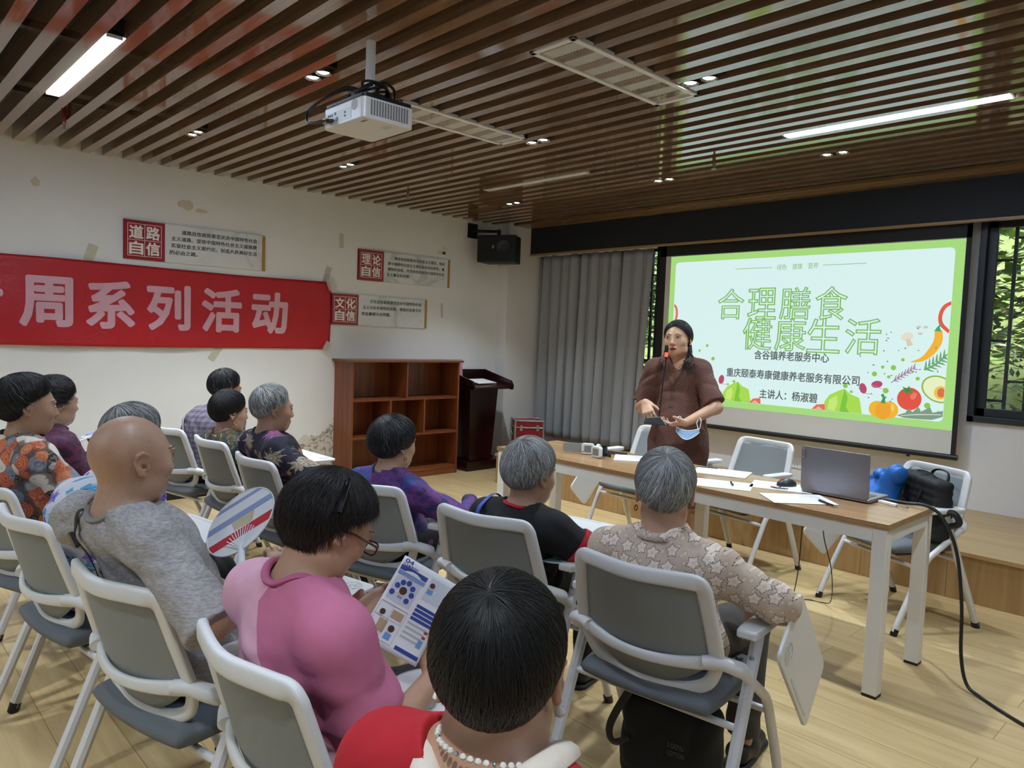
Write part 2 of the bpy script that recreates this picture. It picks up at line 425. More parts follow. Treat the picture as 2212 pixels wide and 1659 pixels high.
# ------------------------------------------------------------------ ceiling fixtures
M_STRIP = emis('strip_diffuser_lit', 'D2E5FF', STRIP_POWER)
M_STRIP_OFF = pm('strip_diffuser_off', 'D5D7D4', .35)
M_HOUSE = pm('fixture_housing', '2A2A2A', .5)
def strip_light(x0, x1, y, on, label):
    t = thing('strip_light', label, 'ceiling light', (x0, y, ZC))
    L = x1-x0
    MB().box((0, -.037, .012), (L, .037, .09)).build('housing', M_HOUSE, t, smooth=False)
    MB().box((.012, -.031, -.004), (L-.012, .031, .014)).build('diffuser', M_STRIP if on else M_STRIP_OFF, t, smooth=False)
    for a, b in ((0, .012), (L-.012, L)): MB().box((a, -.033, -.003), (b, .033, .03)).build('end_cap', M_WHITE, t, smooth=False)
    return t
strip_light(1.43, 2.63, -5.295, True, 'lit strip light in the slatted ceiling above the red banner')
strip_light(4.14, 5.31, -2.022, True, 'lit strip light in the slatted ceiling in front of the projection screen')
strip_light(1.41, 2.57, -2.022, False, 'unlit strip light in the slatted ceiling toward the corner loudspeaker')
strip_light(4.14, 5.31, -5.295, True, 'lit strip light in the slatted ceiling over the rear seats')
strip_light(1.43, 2.63, -8.57, True, 'lit strip light near the rear of the room beside the wall')
strip_light(4.14, 5.31, -8.57, True, 'lit strip light near the rear of the room behind the audience')
strip_light(6.6, 7.8, -5.295, True, 'lit strip light over the aisle beside the audience')
M_CHROME = pm('reflector_chrome', 'C8C8C8', .12, 1.0)
M_SPOT = emis('spot_lamp_lit', 'FFFDF5', 22.0)
def downlight(x, y, label, on=(1, 1), power=1.0):
    t = thing('twin_downlight', label, 'ceiling light', (x, y, ZC))
    MB().box((-.115, -.039, .02), (.115, .039, .115)).build('housing', M_BLACK, t, smooth=False)
    for i, dx in enumerate((-.052, .052)):
        M = TR((dx, 0, 0))
        ring = MB().lathe([(.030, .03), (.036, .001), (.039, -.002), (.041, .0), (.041, .018)], 24, M=M).build('lamp_ring', M_CHROME, t)
        MB().lathe([(.001, .004), (.022, .004), (.030, .012), (.030, .02)], 20, M=M).build('lamp', M_SPOT if on[i] else M_CHROME, ring)
    ld = bpy.data.lights.new('downlight_beam', 'SPOT'); ld.energy = SPOT_POWER*power; ld.spot_size = math.radians(100); ld.spot_blend = .8; ld.shadow_soft_size = .035
    ld.color = (.80, .91, 1.0)
    lo = bpy.data.objects.new('downlight_beam', ld); COL.objects.link(lo); lo.parent = t; lo.location = (0, 0, -.012)
DL = [(2.89, -4.44, 'twin downlight just left of the projector pole'), (1.24, -4.44, 'twin downlight over the seats below the red banner sign'),
      (1.24, -3.30, 'twin downlight between the wall signs and the projector'), (2.886, -2.874, 'twin downlight at the far end of the smaller air vent'),
      (1.15, -1.45, 'small twin downlight above the corner loudspeaker'), (4.27, -3.16, 'twin downlight at the far end of the larger air vent'),
      (2.868, -1.45, 'twin downlight above the gray curtain'), (4.198, -1.45, 'twin downlight above the projected slide'),
      (1.24, -6.15, 'twin downlight partly cut by the top corner of the view')]
for x, y, l in DL: downlight(x, y, l)
for x, y, l in ((5.9, -3.16, 'twin downlight over the aisle right of the conference table'), (5.9, -6.4, 'twin downlight just behind the place of the view'), (4.3, -7.2, 'twin downlight over the rear of the room behind the pink shirt'), (2.6, -7.2, 'twin downlight over the rear of the room behind the orange blouse')): downlight(x, y, l)
def air_vent(x0, x1, y0, y1, label):
    t = thing('air_vent', label, 'air vent', ((x0+x1)/2, (y0+y1)/2, ZC))
    w, h = (x1-x0)/2, (y1-y0)/2; b = .028
    f = MB()
    for lo, hi in (((-w, -h), (w, -h+b)), ((-w, h-b), (w, h)), ((-w, -h), (-w+b, h)), ((w-b, -h), (w, h))): f.box((lo[0], lo[1], -.008), (hi[0], hi[1], .012))
    f.build('frame', M_WHITE, t, smooth=False, bevel=.002)
    s = MB(); n = 11
    for i in range(n):
        x = -w+b+(i+.5)*(2*w-2*b)/n
        s.box((-.0100, -h+b, -.0012), (.0100, h-b, .0012), M=TR((x, 0, .004), (0, math.radians(-18), 0)))
    s.build('grille_blades', pm('vent_blade', 'BDBDBA', .4), t, smooth=False)
    MB().box((-w+.01, -h+.01, .018), (w-.01, h-.01, .10)).build('duct_box', pm('vent_inner', '77756F', .7), t, smooth=False)
air_vent(3.905, 4.17, -3.96, -3.0, 'larger white linear air vent in the slatted ceiling, nearer the screen side')
air_vent(2.65, 2.90, -3.96, -2.98, 'white linear air vent half hidden behind the projector')
def sprinkler(x, y, label):
    t = thing('sprinkler', label, 'sprinkler', (x, y, ZC))
    MB().cyl((0, 0, .3), (0, 0, -.02), .012, n=10).build('pipe', pm('sprinkler_red', '9C3A30', .5), t)
    MB().lathe([(.004, -.065), (.018, -.064), (.018, -.061), (.005, -.058), (.009, -.04), (.012, -.02)], 12).build('head', pm('sprinkler_brass', '8F7F6A', .35, .8), t)
sprinkler(.917, -5.13, 'red sprinkler head by the lit strip light above the banner')
sprinkler(.775, -2.40, 'red sprinkler head near the wall above the signs')
sprinkler(3.517, -1.79, 'small sprinkler head between the curtain and the front strip light')
# ================================================================== wall graphics
def fit_text(mb, s, cx, cy, wd, ht, M, bold=0.0, outline=0, mat=0, ext=.0006, res=3):
    """lettering scaled into a wd x ht box centred at (cx, cy) of the plane M (ht None keeps the proportions)"""
    t0 = text_mesh([(s, 1.0, Matrix.Identity(4), 0, outline, 0, 0.0005, 'LEFT')], res); t = t0
    if bold and not outline:      # heavier strokes: the glyphs overlaid with small shifts
        t = MB()
        for k_ in range(10 if ht and ht > .05 else 5): a_ = k_*2*math.pi/(10 if ht and ht > .05 else 5); t.add([(p[0]+math.cos(a_)*bold*1.3, p[1]+math.sin(a_)*bold*1.3, p[2]+.0002*k_*(p[2] > 0)) for p in t0.v], t0.f)
    P = np.array(t.v); lo, hi = P.min(0), P.max(0)
    sx = wd/(hi[0]-lo[0]); sy = sx if ht is None else ht/(hi[1]-lo[1])
    Q = [M @ Vector((cx+(p[0]-(lo[0]+hi[0])/2)*sx, cy+(p[1]-(lo[1]+hi[1])/2)*sy, (p[2]+.0005)*(ext/.001))) for p in P]
    mb.add(Q, t.f, mat)
M_LEFTWALL = Matrix(((0, 0, 1, 0), (1, 0, 0, 0), (0, 1, 0, 0), (0, 0, 0, 1)))       # text x -> +y, text y -> +z, normal +x
def wall_at(x): return Matrix.Translation((x, 0, 0)) @ M_LEFTWALL
M_SIGNRED = pm('sign_red', '9A1F26', .3); M_SIGNWHITE = pm('sign_white_ink', 'F1EDE6', .4, nz=0)
N = NT('sign_board_print'); v = N.coord(kind='World'); f = N.noise(v, 3.2, 6, .65, .8)
sp = N.n('SeparateXYZ'); N.l(v, sp.inputs[0])
M_BOARD = N.set(N.ramp(f, [(.3, 'E4E5E4'), (.52, 'DFE0E0'), (.6, 'C6C8CA'), (.7, 'D9DADB')]), .3)
M_INK = pm('ink_dark', '2C2E30', .6, nz=0); M_GOLD = pm('sign_ochre', 'A8843F', .4)
def wall_sign(y0, y1, z0, z1, yr, title, lines, label):
    t = thing('wall_sign', label, 'sign', (0, (y0+y1)/2, (z0+z1)/2))
    off = Matrix.Translation((0, -(y0+y1)/2, -(z0+z1)/2))
    B = lambda lo, hi: MB().box((lo[0], lo[1]-(y0+y1)/2, lo[2]-(z0+z1)/2), (hi[0], hi[1]-(y0+y1)/2, hi[2]-(z0+z1)/2))
    B((.001, y0, z0), (.016, y1, z1)).build('board', M_BOARD, t, smooth=False)
    B((.0005, y0, z0), (.0185, yr, z1)).build('title_block', M_SIGNRED, t, smooth=False)
    B((.0005, y1-.028, z0), (.0175, y1, z1)).build('side_strip', M_GOLD, t, smooth=False)
    mb = MB(); M = off @ wall_at(.0187)
    cy, cz = (y0+yr)/2, (z0+z1)/2; s = min(yr-y0, z1-z0)*.40
    for i, ch in enumerate(title):
        fit_text(mb, ch, cy+(-.5 if i % 2 == 0 else .5)*s*1.02, cz+(.5 if i < 2 else -.5)*s*1.02, s*.86, s*.86, M, .022)
    lw = .0035; h = s*1.04
    for a, b in (((-h, -h), (h, -h+lw)), ((-h, h-lw), (h, h)), ((-h, -h), (-h+lw, h)), ((h-lw, -h), (h, h)), ((-h, -lw/2), (h, lw/2)), ((-lw/2, -h), (lw/2, h))):
        mb.prism([(cy+a[0], cz+a[1]), (cy+b[0], cz+a[1]), (cy+b[0], cz+b[1]), (cy+a[0], cz+b[1])], M, .0008)
    mb.build('title_lettering', M_SIGNWHITE, t, smooth=False)
    mb = MB(); M = off @ wall_at(.0163); n = max(len(l) for l in lines); x0 = yr+.035; cw = (y1-.06-x0)/n
    top = z1-.055; dz = .056 if len(lines) == 4 else .062
    for i, l in enumerate(lines):
        k = len(l)-(2 if l.startswith('　') else 0); l2 = l.strip('　')
        st = x0+(2*cw if l.startswith('　') else 0)
        fit_text(mb, l2, st+k*cw/2-(cw*.25 if l2[-1] in '。，' else 0), top-i*dz, k*cw*.96-(cw*.4 if l2[-1] in '。，' else 0), cw*.86, M, .012, res=1)
    mb.build('lettering', M_INK, t, smooth=False)
wall_sign(-4.535, -3.384, 1.966, 2.272, -4.23, '道路自信', ['　　道路自信就是要坚定走中国特色社会', '主义道路，坚信中国特色社会主义道路是', '实现社会主义现代化、创造人民美好生活', '的必由之路。'], 'red and white wall sign directly above the red banner')
wall_sign(-2.432, -1.294, 1.968, 2.268, -2.14, '理论自信', ['　　理论自信就是对马克思主义理论，特别', '是中国特色社会主义理论体系的科学性、真', '理性的自信，并坚持用其指导中国特色社会', '主义事业的发展。'], 'red and white wall sign highest on the right, nearest the loudspeaker')
wall_sign(-2.714, -1.586, 1.520, 1.818, -2.42, '文化自信', ['　　文化自信就是要坚定对中国特色社会', '主义文化先进性的自信，增强对自身文化', '的自豪感与认同感。'], 'lower red and white wall sign just above the bookcase')

# red cloth banner
N = NT('banner_red'); v = N.coord(kind='World'); f = N.noise(v, 5, 4, .6, 1.5)
N.bump(f, .5, .02); M_BANNER = N.set(N.mix(f, 'B0161F', 'C41C26'), .42)
M_BANTXT = pm('banner_lettering_pink', 'D9A9B5', .5, nz=.04)
def ban_x(y, z):
    return .016+.010*math.sin(y*3.1+z*2)*(.3+.7*(1.92-z))+.006*math.sin(y*7+z*9)+max(0, (-y-3.2))*.012*(1.92-z)/.64
Y = np.linspace(-6.9, -2.726, 170); Z = np.linspace(0, 1, 26)
P = np.array([[(ban_x(y, 1.28+.64*t), y, (1.917+.006*math.sin(y*2.2))*t+(1.277+.005*math.sin(y*1.7))*(1-t)) for t in Z] for y in Y])
bn = thing('banner', 'long red cloth banner with pale pink lettering taped to the wall', 'banner', (0, -4.8, 1.6))
b0 = MB().grid(P-np.array((0, -4.8, 1.6))).build('banner_cloth', M_BANNER, bn, solid=.0015)
mb = MB()
for ch, y in zip('宣传周系列活动', (-5.93, -5.495, -5.057, -4.628, -4.196, -3.761, -3.328)):
    fit_text(mb, ch, y, 1.597, .345, .375, Matrix.Identity(4), .026, ext=.0001)
Q = []
for p in mb.v: Q.append((ban_x(p[0], p[1])+.0018+.0005*(p[2] > 0), p[0]+4.8, p[1]-1.6))
mb.v = Q; mb.build('lettering', M_BANTXT, bn, smooth=False)
# sticky tape, old tape marks
M_TAPE = pm('old_tape', 'CFCBB0', .25); M_TAPEC = pm('clear_tape', 'DAD7CC', .12, Alpha=.4)
def tape(y, z, wd, ht, ang, label, mat=None, x=.0025):
    o = MB().prism(rrect(wd, ht, .004, 2), Matrix.Translation((x, y, z)) @ M_LEFTWALL @ Matrix.Rotation(ang, 4, 'Z'), .0012).build('tape_strip', mat or M_TAPE, smooth=False)
    tag(o, label, 'tape', 'tape strips on the wall')
tape(-4.76, 1.985, .07, .13, -.3, 'strip of old tape above the banner, left of the long wall sign')
tape(-3.80, 1.245, .06, .17, -.6, 'slanted tape strip under the lower edge of the banner')
tape(-2.76, 1.985, .06, .16, -.25, 'crumpled clear tape above the banner end', M_TAPEC)
tape(-2.735, 1.90, .09, .11, .4, 'clear tape folded over the upper banner corner', M_TAPEC, .042)
tape(-2.75, 1.30, .10, .09, -.5, 'clear tape on the lower banner corner', M_TAPEC, .042)
tape(-2.615, 2.325, .045, .14, .03, 'short upright tape strip left of the upper right wall sign')
tape(-1.37, 2.36, .035, .08, 0, 'upright tape bit above the upper right wall sign')
tape(-1.40, 2.335, .10, .025, 0, 'crosswise tape bit above the upper right wall sign')
tape(-1.375, 1.72, .03, .15, .05, 'faint tape mark right of the lower wall sign')
M_STAIN = pm('peeled_patch', 'D3C8B2', .8, nz=.06)
def patch(y, z, pts, label):
    o = MB().prism(pts, Matrix.Translation((.0006, y, z)) @ M_LEFTWALL, .0008).build('peeled_paint_patch', M_STAIN, smooth=False); tag(o, label, 'stain')
rnd = random.Random(3)
def blob(rx, ry, n=18): return [(rx*math.cos(2*math.pi*k/n)*rnd.uniform(.6, 1.15), ry*math.sin(2*math.pi*k/n)*rnd.uniform(.6, 1.15)) for k in range(n)]
patch(-4.06, 2.45, blob(.075, .045), 'tan peeled paint patch high on the wall above the long sign')
patch(-3.93, 2.415, blob(.055, .02), 'small tan peeled smear right of the larger peeled patch')
patch(-5.12, 2.455, blob(.035, .035), 'round grayish peeled spot high above the banner')

# ------------------------------------------------------------------ projection screen with the slide
M_SCREEN = pm('screen_fabric', 'D8D6D0', .7, nz=.01)
sc_ = thing('projection_screen', 'large pull-down projection screen showing a green framed slide', 'screen', (3.33, -.15, .69))
O = Vector((3.33, -.15, .69))
def sbox(x0, x1, y0, y1, z0, z1): return MB().box((x0-O[0], y0-O[1], z0-O[2]), (x1-O[0], y1-O[1], z1-O[2]))
sbox(2.01, 4.645, -.150, -.147, .70, 2.32).build('screen_surface', M_SCREEN, sc_, smooth=False)
b = MB()
for x0, x1, z0, z1 in ((1.945, 2.015, .70, 2.42), (4.64, 4.674, .70, 2.42), (1.945, 4.674, 2.315, 2.42)): b.box((x0-O[0], -.1505-O[1], z0-O[2]), (x1-O[0], -.1465-O[1], z1-O[2]))
b.build('black_border', pm('screen_black', '101213', .6), sc_, smooth=False)
MB().tube([(1.93-O[0], .002, 0), (4.688-O[0], .002, 0)], .021, 12).build('bottom_bar', M_BLACK, sc_)
MB().tube([(4.35-O[0], .0, -.02), (4.35-O[0], .0, -.035)], .012, 8).build('pull_tab', M_BLACK, sc_)
EM = .225
def em(c): return emis('slide_'+c, c, EM)
def SL(k): return frame(Vector((0, -.1506-.0007*k, 0))-O, (1, 0, 0), (0, 0, 1))
def rect(x0, x1, z0, z1): return [(x0, z0), (x1, z0), (x1, z1), (x0, z1)]
MB().prism(rect(2.075, 4.638, .888, 2.308), SL(1), .0006).build('slide_border', em('A6DC7C'), sc_, smooth=False)
MB().prism([(x+3.353, z+1.598) for x, z in rrect(2.44, 1.303, .035)], SL(2), .0006).build('slide_panel', em('DAF4F2'), sc_, smooth=False)
art = {}; ITEM = ['lettuce']
def A(c, poly, k=3):
    mb, ms = art.setdefault(ITEM[0], (MB(), []))
    if c not in ms: ms.append(c)
    mb.prism(poly, SL(k), .0005, ms.index(c))
def item(n): ITEM[0] = n
def ellr(cx, cz, rx, rz, a=0, n=24):
    ca, sa = math.cos(a), math.sin(a); return [(cx+ca*x-sa*z, cz+sa*x+ca*z) for x, z in circ(n, rx, rz)]
def strip(pts, ws):
    P = spline([(x, z, 0) for x, z in pts], 6); m = len(P); W = np.interp(np.linspace(0, 1, m), np.linspace(0, 1, len(ws)), ws)
    T = np.gradient(P, axis=0); T /= np.linalg.norm(T, axis=1)[:, None]; Nn = np.stack([-T[:, 1], T[:, 0]], 1)
    return [tuple(P[i, :2]+Nn[i]*W[i]) for i in range(m)]+[tuple(P[i, :2]-Nn[i]*W[i]) for i in range(m-1, -1, -1)]
def clip(poly, x1=4.572, z0=.948): return [(min(x, x1), max(z, z0)) for x, z in poly]
# lettuces
for ii, (cx, s) in enumerate(((3.835, 1.0), (2.87, .92))):
    item('lettuce#%d' % ii)
    A('A9DC4E', clip([(cx+x*s, 1.02+z*s) for x, z in [(-.15, -.09), (-.16, 0), (-.12, .06), (-.05, .10), (0, .12), (.05, .08), (.12, .055), (.135, 0), (.15, -.08)]]))
    A('7CC63E', clip([(cx+x*s, 1.02+z*s) for x, z in [(-.03, -.09), (-.02, 0), (.0, .12), (.03, .05), (.02, -.03), (.05, -.09)]]), 4)
    A('C6EA7A', clip([(cx+x*s, 1.02+z*s) for x, z in [(-.13, -.06), (-.12, .02), (-.06, .06), (-.05, 0), (-.07, -.07)]]), 4)
# bell pepper, tomato, avocado
item('bell_pepper')
A('F2B62F', ellr(4.10, 1.0, .065, .065)); A('F2B62F', ellr(4.19, 1.0, .068, .068)); A('EFA52A', ellr(4.145, .99, .06, .07), 4); A('F7CE63', ellr(4.215, 1.02, .012, .03), 5)
A('3F9A54', strip([(4.14, 1.05), (4.145, 1.09), (4.13, 1.12)], [.02, .009, .012]), 5)
item('tomato')
A('E2523F', ellr(4.33, 1.10, .088, .088)); A('EE7A66', ellr(4.36, 1.125, .02, .03, -.5), 4)
for a in range(6): A('3C8F4C', strip([(4.315, 1.165), (4.315+.05*math.cos(a*1.05+.3), 1.165+.035*math.sin(a*1.05+.3))], [.012, .002]), 5)
item('avocado')
A('8CB64C', clip(ellr(4.53, 1.19, .125, .098, -.45))); A('E9F1C4', clip(ellr(4.53, 1.19, .113, .087, -.45), 4.571), 4); A('F0C24A', clip(ellr(4.545, 1.165, .045, .05), 4.57), 5); A('D9713F', clip(ellr(4.55, 1.165, .028, .035), 4.569), 6)
# chilli, mushroom, red pepper ring, radishes, herbs, peas, seeds, tomato wedges
item('chilli')
A('F4B532', strip([(4.50, 1.63), (4.50, 1.55), (4.46, 1.47), (4.40, 1.41), (4.32, 1.385)], [.026, .03, .027, .016, .001])); A('4BA56A', strip([(4.495, 1.625), (4.50, 1.66), (4.52, 1.68)], [.026, .007, .006]), 4)
item('mushroom')
A('E6DDCB', ellr(4.285, 1.58, .045, .032, .3)); A('D9CDB8', strip([(4.29, 1.56), (4.31, 1.51)], [.015, .02]), 4)
item('pepper_ring#0')
A('E8583F', clip(strip([(4.575, 1.84), (4.53, 1.81), (4.505, 1.75), (4.515, 1.68), (4.575, 1.62)], [.012, .014, .013, .014, .012])))
item('pepper_ring#1')
A('E8745C', [(max(x, 2.136), z) for x, z in strip([(2.135, 1.84), (2.165, 1.80), (2.17, 1.72), (2.14, 1.64)], [.01, .013, .013, .01])])
for ii, (cx, cz, a) in enumerate(((3.98, 1.155, 1.9), (4.085, 1.195, .2), (2.70, 1.14, 1.4))):
    item('radish#%d' % ii)
    A('B7486B', ellr(cx, cz, .043, .028, a)); A('C98599', strip([(cx+.04*math.cos(a+3.1), cz+.04*math.sin(a)*-1), (cx+.085, cz-.045)], [.003, .001]), 4)
item('purple_herb')
A('8E6A8C', strip([(4.19, 1.215), (4.27, 1.28), (4.36, 1.35)], [.003, .003, .002]))
for i in range(7):
    t = i/6; x, z = 4.215+.13*t, 1.235+.10*t
    for s in (-1, 1): A('A57C9C', strip([(x, z), (x+.022+.01*s*-1, z+.024*s+.018)], [.006, .002]), 4)
item('green_herb')
A('5E9A63', clip(strip([(4.42, 1.33), (4.50, 1.38), (4.575, 1.46)], [.006, .006, .004])))
for i in range(6):
    t = i/5; x, z = 4.43+.12*t, 1.34+.09*t
    for s in (-1, 1): A('6EAA72', clip(strip([(x, z), (x+.03-.03*s, z+.04*s+.02)], [.010, .002])), 4)
item('rocket_leaf')
A('7E9C83', clip([(4.25, .965), (4.31, .99), (4.33, 1.03), (4.36, 1.0), (4.40, 1.045), (4.42, 1.01), (4.48, 1.05), (4.50, 1.01), (4.57, 1.03), (4.57, .985), (4.50, .955), (4.40, .95), (4.30, .95)]))
A('E9EFE2', strip([(4.28, .965), (4.40, .985), (4.56, 1.0)], [.002, .003, .002]), 4)
for ii, (cx, cz, r) in enumerate(((4.061, 1.277, .02), (4.20, 1.335, .02), (4.265, 1.40, .013), (4.17, 1.26, .013), (4.38, 1.26, .015), (4.46, 1.06, .022), (4.155, 1.15, .022), (3.84, 1.165, .019), (3.89, 1.12, .012), (2.60, 1.33, .018), (2.53, 1.45, .014), (2.45, 1.40, .012), (2.83, 1.13, .014), (2.77, 1.10, .011), (4.12, 1.335, .013), (4.34, 1.31, .01))): item('pea#%d' % ii); A('8CC84B', ellr(cx, cz, r, r, 0, 14))
rr = random.Random(8); item('peppercorns')
for _ in range(44):
    x = rr.uniform(3.9, 4.55); z = rr.uniform(.98, 1.68)
    if x-3.9+.35 < (z-.98)*.9: continue
    A('7A8A93', ellr(x, z, rr.uniform(.004, .009), rr.uniform(.004, .008), 0, 8))
for cx in (3.63, 3.05): item('tomato_wedge#%d' % (cx < 3.3)); A('E0705A', [(cx-.06, .949), (cx-.02, .99), (cx+.05, 1.0), (cx+.055, .949)]); A('F3B9A4', [(cx-.03, .953), (cx, .975), (cx+.035, .953)], 4)
for ii, (x, z, a) in enumerate(((4.41, 1.655, .2), (4.36, 1.655, .1), (4.375, 1.605, .0))): item('almond#%d' % ii); A('CFCAB8', ellr(x, z, .018, .01, a, 12))
for n_, (mb, ms) in art.items():
    o = mb.build('slide_'+n_.split('#')[0], [em(c) for c in ms], sc_, smooth=False)
    if n_ == 'peppercorns': o['kind'] = 'stuff'
G = MB()
for ch, x in zip('合理膳食', (2.755, 3.062, 3.367, 3.679)): fit_text(G, ch, x, 1.842, .275, .285, SL(3), outline=.0165, ext=.0008, res=2)
for ch, x in zip('健康生活', (3.034, 3.344, 3.632, 3.95)): fit_text(G, ch, x, 1.572, .285, .295, SL(3), outline=.0165, ext=.0008, res=2)
G.build('slide_title', em('7CB658'), sc_, smooth=False)
G = MB()
for s, x in (('绿色', 3.228), ('健康', 3.369), ('营养', 3.507)): fit_text(G, s, x, 2.16, .088, .05, SL(3))
for a, b_ in ((2.781, 3.137), (3.59, 3.941)): G.prism(rect(a, b_, 2.158, 2.163), SL(3), .0005)
G.build('slide_heading', em('8DBE74'), sc_, smooth=False)
G = MB()
fit_text(G, '含谷镇养老服务中心', 3.355, 1.386, .675, .083, SL(3), .014)
fit_text(G, '重庆颐泰寿康健康养老服务有限公司', 3.35, 1.213, 1.2, .083, SL(3), .014)
fit_text(G, '主讲人：杨淑碧', 3.352, 1.041, .527, .083, SL(3), .014)
G.build('slide_lettering', em('5A6261'), sc_, smooth=False)

# ------------------------------------------------------------------ curtain
N = NT('curtain_grey'); v = N.coord(kind='World', scale=(90, 90, 160)); f = N.noise(v, 1, 3, .6); N.bump(f, .25, .001)
M_CURT = N.set(N.mix(f, '8E9194', 'A9ACAE'), .85)
nx, nz = 260, 30
P = np.zeros((nx, nz, 3)); rc = np.random.RandomState(4); ph = np.cumsum(rc.uniform(.6, 1.4, nx))/nx
for i in range(nx):
    u = i/(nx-1); q = 2*math.pi*11*(.8*u+.2*ph[i]/ph[-1])
    for j in range(nz):
        t = j/(nz-1); z = 2.415-t*2.09
        a = .030+.020*t+.012*math.sin(3*u*6.28+t)
        P[i, j] = (.18+1.62*u-.07*t*u+.012*math.sin(q*2+1), -.085+a*math.sin(q+.5*math.sin(2*t+u*9))*.9+.012*math.sin(q*.5+t*2.5), z)
P[:, :, 1] = np.minimum(P[:, :, 1], -.035)
cu = thing('curtain', 'floor-length grey pleated curtain hanging beside the projection screen', 'curtain', (1.0, -.1, .32))
MB().grid(P-np.array((1.0, -.1, .32))).build('curtain_cloth', M_CURT, cu, solid=.003, auto=0)
MB().tube([(-.83, .02, 2.105), (.85, .02, 2.105)], .011, 8).build('curtain_rail', M_WHITE, cu)

# ------------------------------------------------------------------ bookcase
M_CHERRY = wood('cherry_veneer', '5E2E16', '7A3F20', '8F5330', 'z', .3, .8)
M_CHERRYH = wood('cherry_veneer_flat', '5E2E16', '7A3F20', '8F5330', 'y', .3, .8)
bc = thing('bookcase', 'empty reddish brown wooden bookcase standing against the wall', 'bookcase', (.165, -2.01, 0))
def bb(y0, y1, z0, z1, x0=0.004, x1=.33): return MB().box((x0-.165, y0+2.01, z0), (x1-.165, y1+2.01, z1))
bb(-2.66, -2.64, 0, 1.172).build('side_panel', M_CHERRY, bc, smooth=False, bevel=.0015)
bb(-1.385, -1.365, 0, 1.172).build('side_panel', M_CHERRY, bc, smooth=False, bevel=.0015)
bb(-2.69, -1.33, 1.172, 1.193, .002, .352).build('top_board', M_CHERRYH, bc, smooth=False, bevel=.002)
bb(-2.64, -1.385, .05, 1.172, .004, .012).build('back_panel', M_CHERRY, bc, smooth=False)
for z in (.805, .445, .075): bb(-2.64, -1.385, z-.01, z+.01, .012, .328).build('shelf', M_CHERRYH, bc, smooth=False)
bb(-2.64, -1.385, 0, .065, .30, .322).build('plinth', M_CHERRYH, bc, smooth=False)
for y, z0, z1 in ((-2.03, .815, 1.172), (-2.22, .455, .795), (-1.81, .455, .795)): bb(y-.009, y+.009, z0, z1, .012, .328).build('divider', M_CHERRY, bc, smooth=False)

# ------------------------------------------------------------------ lectern
M_MAHOG = wood('dark_mahogany', '160708', '240C0C', '331413', 'z', .25, .8)
lc = thing('lectern', 'dark mahogany lectern in the corner between bookcase and curtain', 'lectern', (.19, -1.03, 0))
MB().box((-.17, -.22, .0), (.17, .22, .10)).build('plinth', M_MAHOG, lc, smooth=False, bevel=.004)
mb = MB()
lo = [(-.13, -.16, .10), (.13, -.16, .10), (.13, .16, .10), (-.13, .16, .10)]; hi = [(-.16, -.20, .90), (.165, -.20, .90), (.165, .20, .90), (-.16, .20, .90)]
mb.add(lo+hi, [(0, 3, 2, 1), (4, 5, 6, 7), (0, 1, 5, 4), (1, 2, 6, 5), (2, 3, 7, 6), (3, 0, 4, 7)]).build('column', M_MAHOG, lc, smooth=False, bevel=.004)
mb = MB(); mb.box((-.17, -.285, -.012), (.31, .285, .012), M=TR((0, 0, .955), (0, .16, 0))); mb.build('desk_board', M_MAHOG, lc, smooth=False, bevel=.003)
MB().box((-.17, -.285, .94), (-.15, .285, 1.085)).build('back_rail', M_MAHOG, lc, smooth=False, bevel=.003)
for y in (-.285, .267):
    prof = [(-.17, .93), (.31, .885), (.325, .90), (.325, .94), (.29, .985), (-.15, 1.085), (-.17, 1.085)]
    MB().prism(prof, frame((0, y+.018, 0), (1, 0, 0), (0, 0, 1)), .018).build('side_rail', M_MAHOG, lc, smooth=False, bevel=.002)
M_PAPER = pm('paper_white', 'E9EBEC', .6, nz=.01)
o = MB().box((-.10, -.14, 0), (.10, .16, .008), M=TR((.27, -1.02, .962), (0, .16, .15))).build('paper_stack', M_PAPER, smooth=False); tag(o, 'white papers lying on the dark lectern', 'papers')
o = MB().box((-.01, -.12, 0), (.01, .12, .21), M=TR((.10, -1.26, .985), (0, -.1, .0))).build('pink_box', pm('box_pink', 'C98D96', .5), smooth=False); tag(o, 'pink card box standing on the lectern behind the bookcase', 'box')

# ------------------------------------------------------------------ red cases
M_CASER = pm('case_red', '8E1420', .3); M_ALU = pm('aluminium', 'A9ACAE', .3, .9)
cs = thing('equipment_case', 'tall red case with aluminium edges below the curtain', 'case', (.62, -.62, 0), -.62)
a = .155
MB().box((-a, -a, 0), (a, a, .485)).build('case_body', M_CASER, cs, smooth=False, bevel=.004)
MB().box((-a, -a, .492), (a, a, .563)).build('lid', M_CASER, cs, smooth=False, bevel=.004)
mb = MB()
for sx in (-1, 1):
    for sy in (-1, 1): mb.cyl((sx*a, sy*a, 0), (sx*a, sy*a, .565), .012, n=8)
for z in (.488, .562):
    for p, q in (((-a, -a), (a, -a)), ((a, -a), (a, a)), ((a, a), (-a, a)), ((-a, a), (-a, -a))): mb.cyl((p[0], p[1], z), (q[0], q[1], z), .009, n=8)
mb.build('edge_trim', M_ALU, cs)
for y in (-.09, .09):
    MB().box((a, y-.015, .455), (a+.012, y+.015, .515)).build('latch', M_ALU, cs, smooth=False, bevel=.002)
MB().tube(spline([(-.05, -a-.008, .40), (-.04, -a-.03, .43), (.04, -a-.03, .43), (.05, -a-.008, .40)]), .006, 8).build('carry_handle', M_ALU, cs)
o = MB().box((.34, -.56, 0), (.56, -.36, .33)).build('red_box', M_CASER, smooth=False, bevel=.004); tag(o, 'plain red box on the floor between lectern and curtain', 'box')

